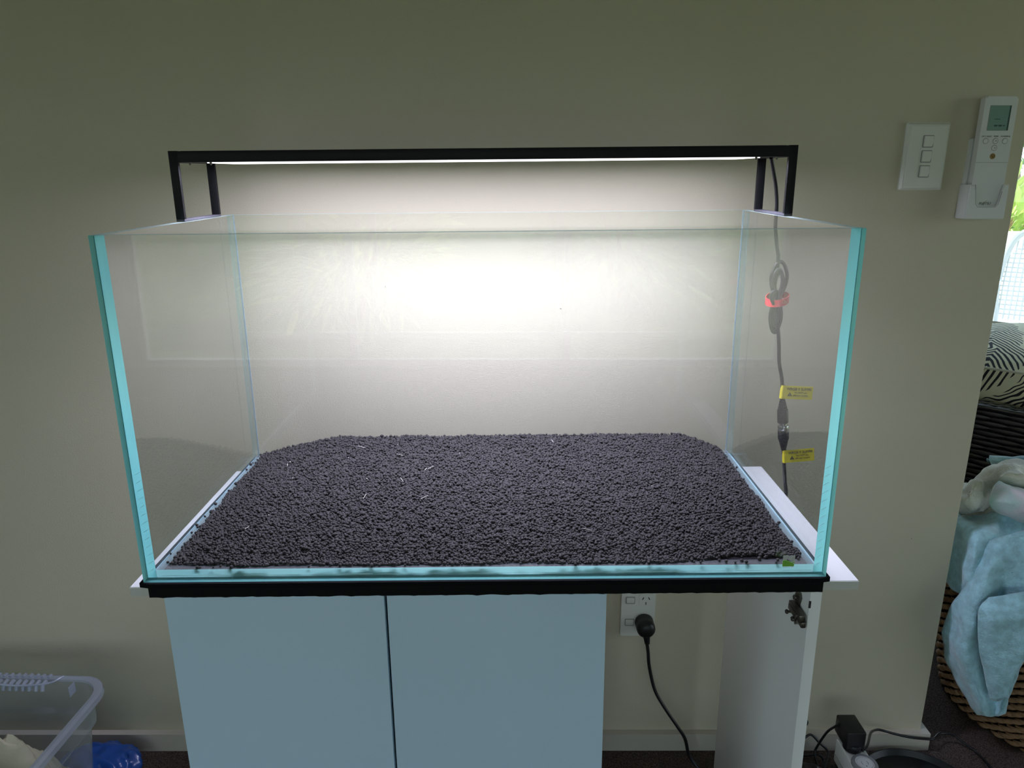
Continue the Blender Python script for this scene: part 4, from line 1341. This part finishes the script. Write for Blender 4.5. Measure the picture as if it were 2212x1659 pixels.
# ================================================================== RIGHT: BASKET AND FLEECE
BC = Vector((1.35, 0.66, FL))
bk = empty('laundry_basket', BC)
tag(bk, 'round woven seagrass laundry basket beyond the end of the wall', 'basket')
def br(z):
    return 0.24 + z / 0.36 * 0.07
MB().lathe([(0.225, 0.004), (br(0) - 0.008, 0.004), (br(0.40) - 0.008, 0.40), (br(0.40) - 0.020, 0.40), (br(0) - 0.022, 0.012), (0.01, 0.012)], seg=64).build('inner_shell', 'grassdark', bk)
MB().lathe([(br(0.40) - 0.024, 0.396), (br(0.40) - 0.012, 0.412), (br(0.40) + 0.004, 0.408), (br(0.40) + 0.006, 0.396)], seg=64).build('rim', 'grass', bk)
strand = lens_mesh('strand', 0.040, 0.0135, 0.006, 'grass')
ml = []
row = 0
z = 0.010
while z < 0.395:
    R_ = br(z)
    nst = 48
    for i in range(nst):
        a = 2 * math.pi * (i + 0.5 * (row % 2)) / nst + rng.uniform(-0.01, 0.01)
        # local x along the ring (tilted by the twist), local z outward
        out_ = Vector((math.cos(a), math.sin(a), -0.19)).normalized()
        tan = Vector((-math.sin(a), math.cos(a), 0))
        up_ = out_.cross(tan)
        tw = math.radians(22 + rng.uniform(-9, 9))
        xl = (tan * math.cos(tw) + up_ * math.sin(tw))
        yl = out_.cross(xl)
        s = rng.uniform(0.9, 1.12)
        mt = Matrix(((xl.x * s, yl.x, out_.x, math.cos(a) * (R_ - 0.006)), (xl.y * s, yl.y, out_.y, math.sin(a) * (R_ - 0.006)), (xl.z * s, yl.z, out_.z, z), (0, 0, 0, 1)))
        ml.append(mt)
    z += 0.0105
    row += 1
pieces('strand', strand, ml, bk, 290, focus=(-0.17, -0.20, 0.12))

C_ = CLOTH
bl = MB()
for key, sd, wb in (('blue_back', 1, 0.010), ('blue_corner', 2, 0.008), ('blue_fold', 3, 0.006)):
    v_, f_ = patch([[Vector(q) for q in r_] for r_ in C_[key]], 8, wb, sd, 0.007)
    bl.mesh(v_, f_, smooth=True)
o = bl.build('blanket', 'fleece_blue', autosmooth=False)
tag(o, 'light blue fleece blanket with one corner hanging down the front of the basket', 'blanket')
cm = MB()
v_, f_ = patch([[Vector(q) for q in r_] for r_ in C_['cream']], 9, 0.014, 5, 0.010)
cm.mesh(v_, f_, smooth=True)
tmpb = bmesh.new()
bmesh.ops.create_icosphere(tmpb, subdivisions=4, radius=1.0)
for v in tmpb.verts:
    c = v.co.copy()
    r1 = 1 + 0.12 * noise.noise(c * 2)
    v.co = Vector((1.33 + 0.24 * c.x * r1, 0.70 + 0.22 * c.y * r1, -0.30 + 0.13 * c.z * r1))
cm._merge(tmpb, Matrix.Identity(4), 0, True)
o = cm.build('blanket', 'fleece_cream', autosmooth=False)
tag(o, 'cream fleece blanket heaped on top of the basket', 'blanket')
pk = MB()
v_, f_ = patch([[Vector(q) for q in r_] for r_ in C_['pink']], 8, 0.008, 8, 0.010)
pk.mesh(v_, f_, smooth=True)
o = pk.build('blanket', 'fleece_pink', autosmooth=False)
tag(o, 'pink and mint fleece bundled between the cream and the light blue blankets', 'blanket')
mn = MB()
v_, f_ = patch([[Vector(q) for q in r_] for r_ in C_['mint']], 8, 0.004, 9, 0.010)
mn.mesh(v_, f_, smooth=True)
o = mn.build('blanket', 'fleece_mint', autosmooth=False)
tag(o, 'mint fleece edge with dark teal marks behind the cream blanket', 'blanket')

# ================================================================== RIGHT: WICKER ARMCHAIR AND CUSHION
wc = empty('wicker_armchair', (1.95, 1.52, FL))
tag(wc, 'black woven resin armchair standing behind the basket', 'armchair')
AX0, AX1, AY0, AY1, AZ = 1.415, 1.488, 1.00, 1.80, -0.150
def wpart(mb, name, mats, **k):
    o = mb.build(name, mats, None, **k)
    return rel(o, wc)
wpart(MB().box((AX0 + 0.006, AY0 + 0.01, FL + 0.03), (AX1 - 0.006, AY1 - 0.01, AZ - 0.006), bev=0.01), 'arm_core', 'wickerdark')
wpart(MB().box((2.18 + 0.006, AY0 + 0.01, FL + 0.03), (2.253 - 0.006, AY1 - 0.01, AZ - 0.006), bev=0.01), 'arm_core', 'wickerdark')
wpart(MB().box((AX1 - 0.008, AY0 + 0.03, FL + 0.05), (2.188, AY1 - 0.01, FL + 0.27), bev=0.01), 'seat_core', 'wickerdark')
wpart(MB().box((AX1 - 0.008, AY1 - 0.13, FL + 0.25), (2.188, AY1 - 0.01, AZ - 0.01), bev=0.01), 'back_core', 'wickerdark')
for x in (1.448, 2.22):
    for y in (1.03, 1.76):
        wpart(MB().lathe([(0.018, 0), (0.022, 0.003), (0.022, 0.045)], c=(x, y, FL), seg=16), 'leg', 'plastic_black')
reed = lens_mesh('reed', 0.096, 0.0155, 0.003, 'wicker')
rt_m = bpy.data.meshes.new('x')
ml = []
r_i = 0
z = AZ - 0.022
org = Vector(wc.location)
while z > FL + 0.05:
    for i in range(12):
        y = AY0 + 0.05 + (i + 0.5 * (r_i % 2)) * 0.088
        if y > AY1 - 0.03: continue
        ml.append(Matrix(((0, 0, -1, AX0 + 0.004 - org.x), (1, 0, 0, y - org.y), (0, -1, 0, z - org.z), (0, 0, 0, 1))))
    z -= 0.0155
    r_i += 1
r_i = 0
x = AX0 + 0.010
while x < AX1 - 0.004:       # woven flat top of the arm
    for i in range(20):
        y = AY0 + 0.03 + (i + 0.5 * (r_i % 2)) * 0.052
        if y > AY1 - 0.02: continue
        q = Matrix(((0, -1, 0, x - org.x), (1, 0, 0, y - org.y), (0, 0, 1, AZ - 0.004 - org.z), (0, 0, 0, 1)))
        ml.append(q @ Matrix.Diagonal((0.62, 1, 1.1, 1)))
    x += 0.0125
    r_i += 1
pieces('reed', reed, ml, wc, 290, focus=(AX0 - org.x, 1.50 - org.y, AZ - 0.10 - org.z))
wpart(MB().tube([(AX0 + 0.002, AY0 + 0.02, AZ - 0.006), (AX0 + 0.002, 1.45, AZ - 0.006), (AX0 + 0.002, AY1 - 0.02, AZ - 0.006)], 0.0065, seg=10, smooth=3), 'edge_braid', 'wicker')

def cushion(name, c, hx_, hy_, hz_, rot, pip=True):
    t = empty(name, c)
    t.rotation_euler = rot
    vs, fs = [], []
    n = 22
    bmq = bmesh.new()
    bmesh.ops.create_cube(bmq, size=2.0)
    bmesh.ops.subdivide_edges(bmq, edges=bmq.edges[:], cuts=14, use_grid_fill=True)
    for v in bmq.verts:
        x, y, z = v.co
        pf = (1 - x ** 4) * (1 - y ** 4)
        cr_ = 1 - 0.05 * (abs(x) * abs(y)) ** 3
        v.co = Vector((x * hx_ * cr_, y * hy_ * cr_, z * hz_ * (0.72 + 0.38 * pf) + 0.004 * noise.noise(Vector((x * 2, y * 2, z * 2)))))
    mb = MB(); mb.bm.free(); mb.bm = bmq
    mb.build('cover', 'palm', t, autosmooth=False)
    for zz in (-0.72, 0.72):
        o_ = MB().tube([(x * 0.985, y * 0.985, zz * hz_) for x, y in rrect(-hx_, -hy_, hx_, hy_, 0.03, 5)], 0.0045, seg=8, closed=True, smooth=2).build('piping', 'piping', t)
    return t
cu = cushion('cushion', (1.790, 1.452, -0.118), 0.285, 0.27, 0.115, (0, math.radians(-5), math.radians(45)))
tag(cu, 'thick cream cushion with a black palm leaf print, on the wicker armchair', 'cushion')
wpart(MB().box((1.50, 1.02, FL + 0.27), (2.17, 1.66, -0.260), bev=0.03, seg=3), 'seat_pad', 'wickerdark')

wc.location = (1.878, 1.568, FL)
wc.rotation_euler = (0, 0, math.radians(45))

# ================================================================== OUTSIDE, SEEN THROUGH THE GLASS DOOR
pch = empty('garden_chair', (2.98, 3.20, FL - 0.06))
pch.rotation_euler = (0, 0, math.radians(-35))
tag(pch, 'white plastic garden chair with a lattice back on the bright patio', 'chair')
gz = 0.44
MB().box((-0.25, -0.24, gz - 0.02), (0.25, 0.24, gz), bev=0.012).build('seat', 'white', pch)
for sx0 in (-1, 1):
    for sy0 in (-1, 1):
        MB().tube([(sx0 * 0.26, sy0 * 0.25, 0), (sx0 * 0.235, sy0 * 0.22, gz - 0.01)], lambda t: 0.022 + 0.010 * t, seg=8, smooth=0).build('leg', 'white', pch)
    MB().tube([(sx0 * 0.27, -0.22, gz), (sx0 * 0.285, -0.23, gz + 0.19), (sx0 * 0.285, 0.0, gz + 0.22), (sx0 * 0.25, 0.24, gz + 0.24)], 0.021, seg=8, smooth=6).build('armrest', 'white', pch)
br_ = MB()
br_.tube([(-0.23, 0.24, gz), (-0.25, 0.28, gz + 0.25), (-0.19, 0.32, gz + 0.50), (0, 0.34, gz + 0.56), (0.19, 0.32, gz + 0.50), (0.25, 0.28, gz + 0.25), (0.23, 0.24, gz)], 0.018, seg=8, smooth=6)
br_.build('back_frame', 'white', pch)
bl_ = MB()
for i in range(17):
    x = -0.22 + 0.44 * i / 16
    top_z = gz + 0.55 - 0.9 * abs(x) ** 2
    bl_.tube([(x, 0.245, gz + 0.02), (x, 0.285, gz + 0.25), (x * 0.95, 0.325, top_z)], 0.0045, seg=5, smooth=3)
for i in range(18):
    z = gz + 0.05 + i * 0.027
    w_ = 0.24 - 0.10 * max(0, (z - gz - 0.28) / 0.2) ** 2
    bl_.tube([(-w_, 0.245 + (z - gz) * 0.17, z), (w_, 0.245 + (z - gz) * 0.17, z)], 0.0045, seg=5, smooth=0)
bl_.build('back_lattice', 'white', pch)['kind'] = 'stuff'

def leaf_mesh(L_, W_, m_):
    vs = [(0, 0, 0), (L_ * 0.3, W_ * 0.5, L_ * 0.02), (L_ * 0.7, W_ * 0.4, -L_ * 0.02), (L_, 0, -L_ * 0.12), (L_ * 0.7, -W_ * 0.4, -L_ * 0.02), (L_ * 0.3, -W_ * 0.5, L_ * 0.02), (L_ * 0.35, 0, 0.012), (L_ * 0.7, 0, -0.004)]
    return vs, [[0, 1, 6], [1, 2, 7, 6], [2, 3, 7], [3, 4, 7], [4, 5, 6, 7], [5, 0, 6]]
def shrub(c, rx, rz, nl_, L_, W_, m_, label, name='garden_shrub', up=0.3, group=None):
    V, F = [], []
    lv, lf = leaf_mesh(L_, W_, m_)
    for _ in range(nl_):
        a, b = rng.uniform(0, 6.283), rng.uniform(-0.9, 1.0)
        d = Vector((math.cos(a) * math.sqrt(1 - min(1, b * b)), math.sin(a) * math.sqrt(1 - min(1, b * b)), b))
        k_ = rng.uniform(0.55, 1.0)
        pos = Vector((d.x * rx * k_, d.y * rx * k_, rz + d.z * rz * k_))
        dr = (d + Vector((0, 0, up)) + Vector(rng.uniform(-0.5, 0.5, 3))).normalized()
        q = dr.to_track_quat('X', 'Z').to_matrix() @ Matrix.Rotation(rng.uniform(-1, 1), 3, 'X')
        s = rng.uniform(0.7, 1.3)
        b0 = len(V)
        for v in lv:
            V.append(tuple(q @ (Vector(v) * s) + pos))
        F += [[b0 + i for i in f] for f in lf]
    t = empty(name, c)
    tag(t, label, 'shrub', group)
    o = MB().mesh(V, F).build('foliage', m_, t, autosmooth=False)
    o['kind'] = 'stuff'
    st = MB()
    for k in range(4):
        a = k * 1.57 + 0.4
        st.tube([(0, 0, 0), (0.2 * rx * math.cos(a), 0.2 * rx * math.sin(a), rz * 0.7), (0.5 * rx * math.cos(a), 0.5 * rx * math.sin(a), rz * 1.4)], 0.02, seg=6)
    st.build('stem', 'grass', t)
    return t
shrub((4.9, 6.95, FL - 0.06), 0.9, 0.62, 1500, 0.30, 0.05, 'leaf', 'yellow-green bush just behind the white garden wall')
shrub((7.6, 10.2, FL - 0.06), 1.5, 1.30, 1800, 0.45, 0.08, 'leaf2', 'taller green bush at the back of the garden')
shrub((-1.3, -5.6, FL - 0.06), 0.7, 0.75, 700, 0.35, 0.05, 'leaf', 'bush outside the window behind the camera, left')
shrub((1.1, -6.2, FL - 0.06), 0.8, 0.80, 700, 0.35, 0.05, 'leaf2', 'bush outside the window behind the camera, middle')

# ================================================================== small marks on the wall
mk = MB()
for x, z in ((-0.936, -0.470), (-0.55, 0.10), (-0.20, 0.31), (0.13, 0.27), (0.86, -0.21), (0.70, -0.62), (-0.78, -0.15)):
    a = rng.uniform(0, 3.14)
    L_ = rng.uniform(0.001, 0.003)
    mk.tube([(x, WY - 0.0002, z), (x + L_ * math.cos(a), WY - 0.0002, z + L_ * math.sin(a))], 0.0004, seg=5, smooth=0)
o = mk.build('scuff_marks', 'greyink', bpy.data.objects['wall_back'])
o['kind'] = 'stuff'

# ================================================================== the cabinet and all it carries lean by half a degree
bpy.context.view_layer.update()
TILT = Matrix.Rotation(-0.0092, 4, 'Y')
for o in TILTED:
    o.matrix_world = TILT @ o.matrix_world
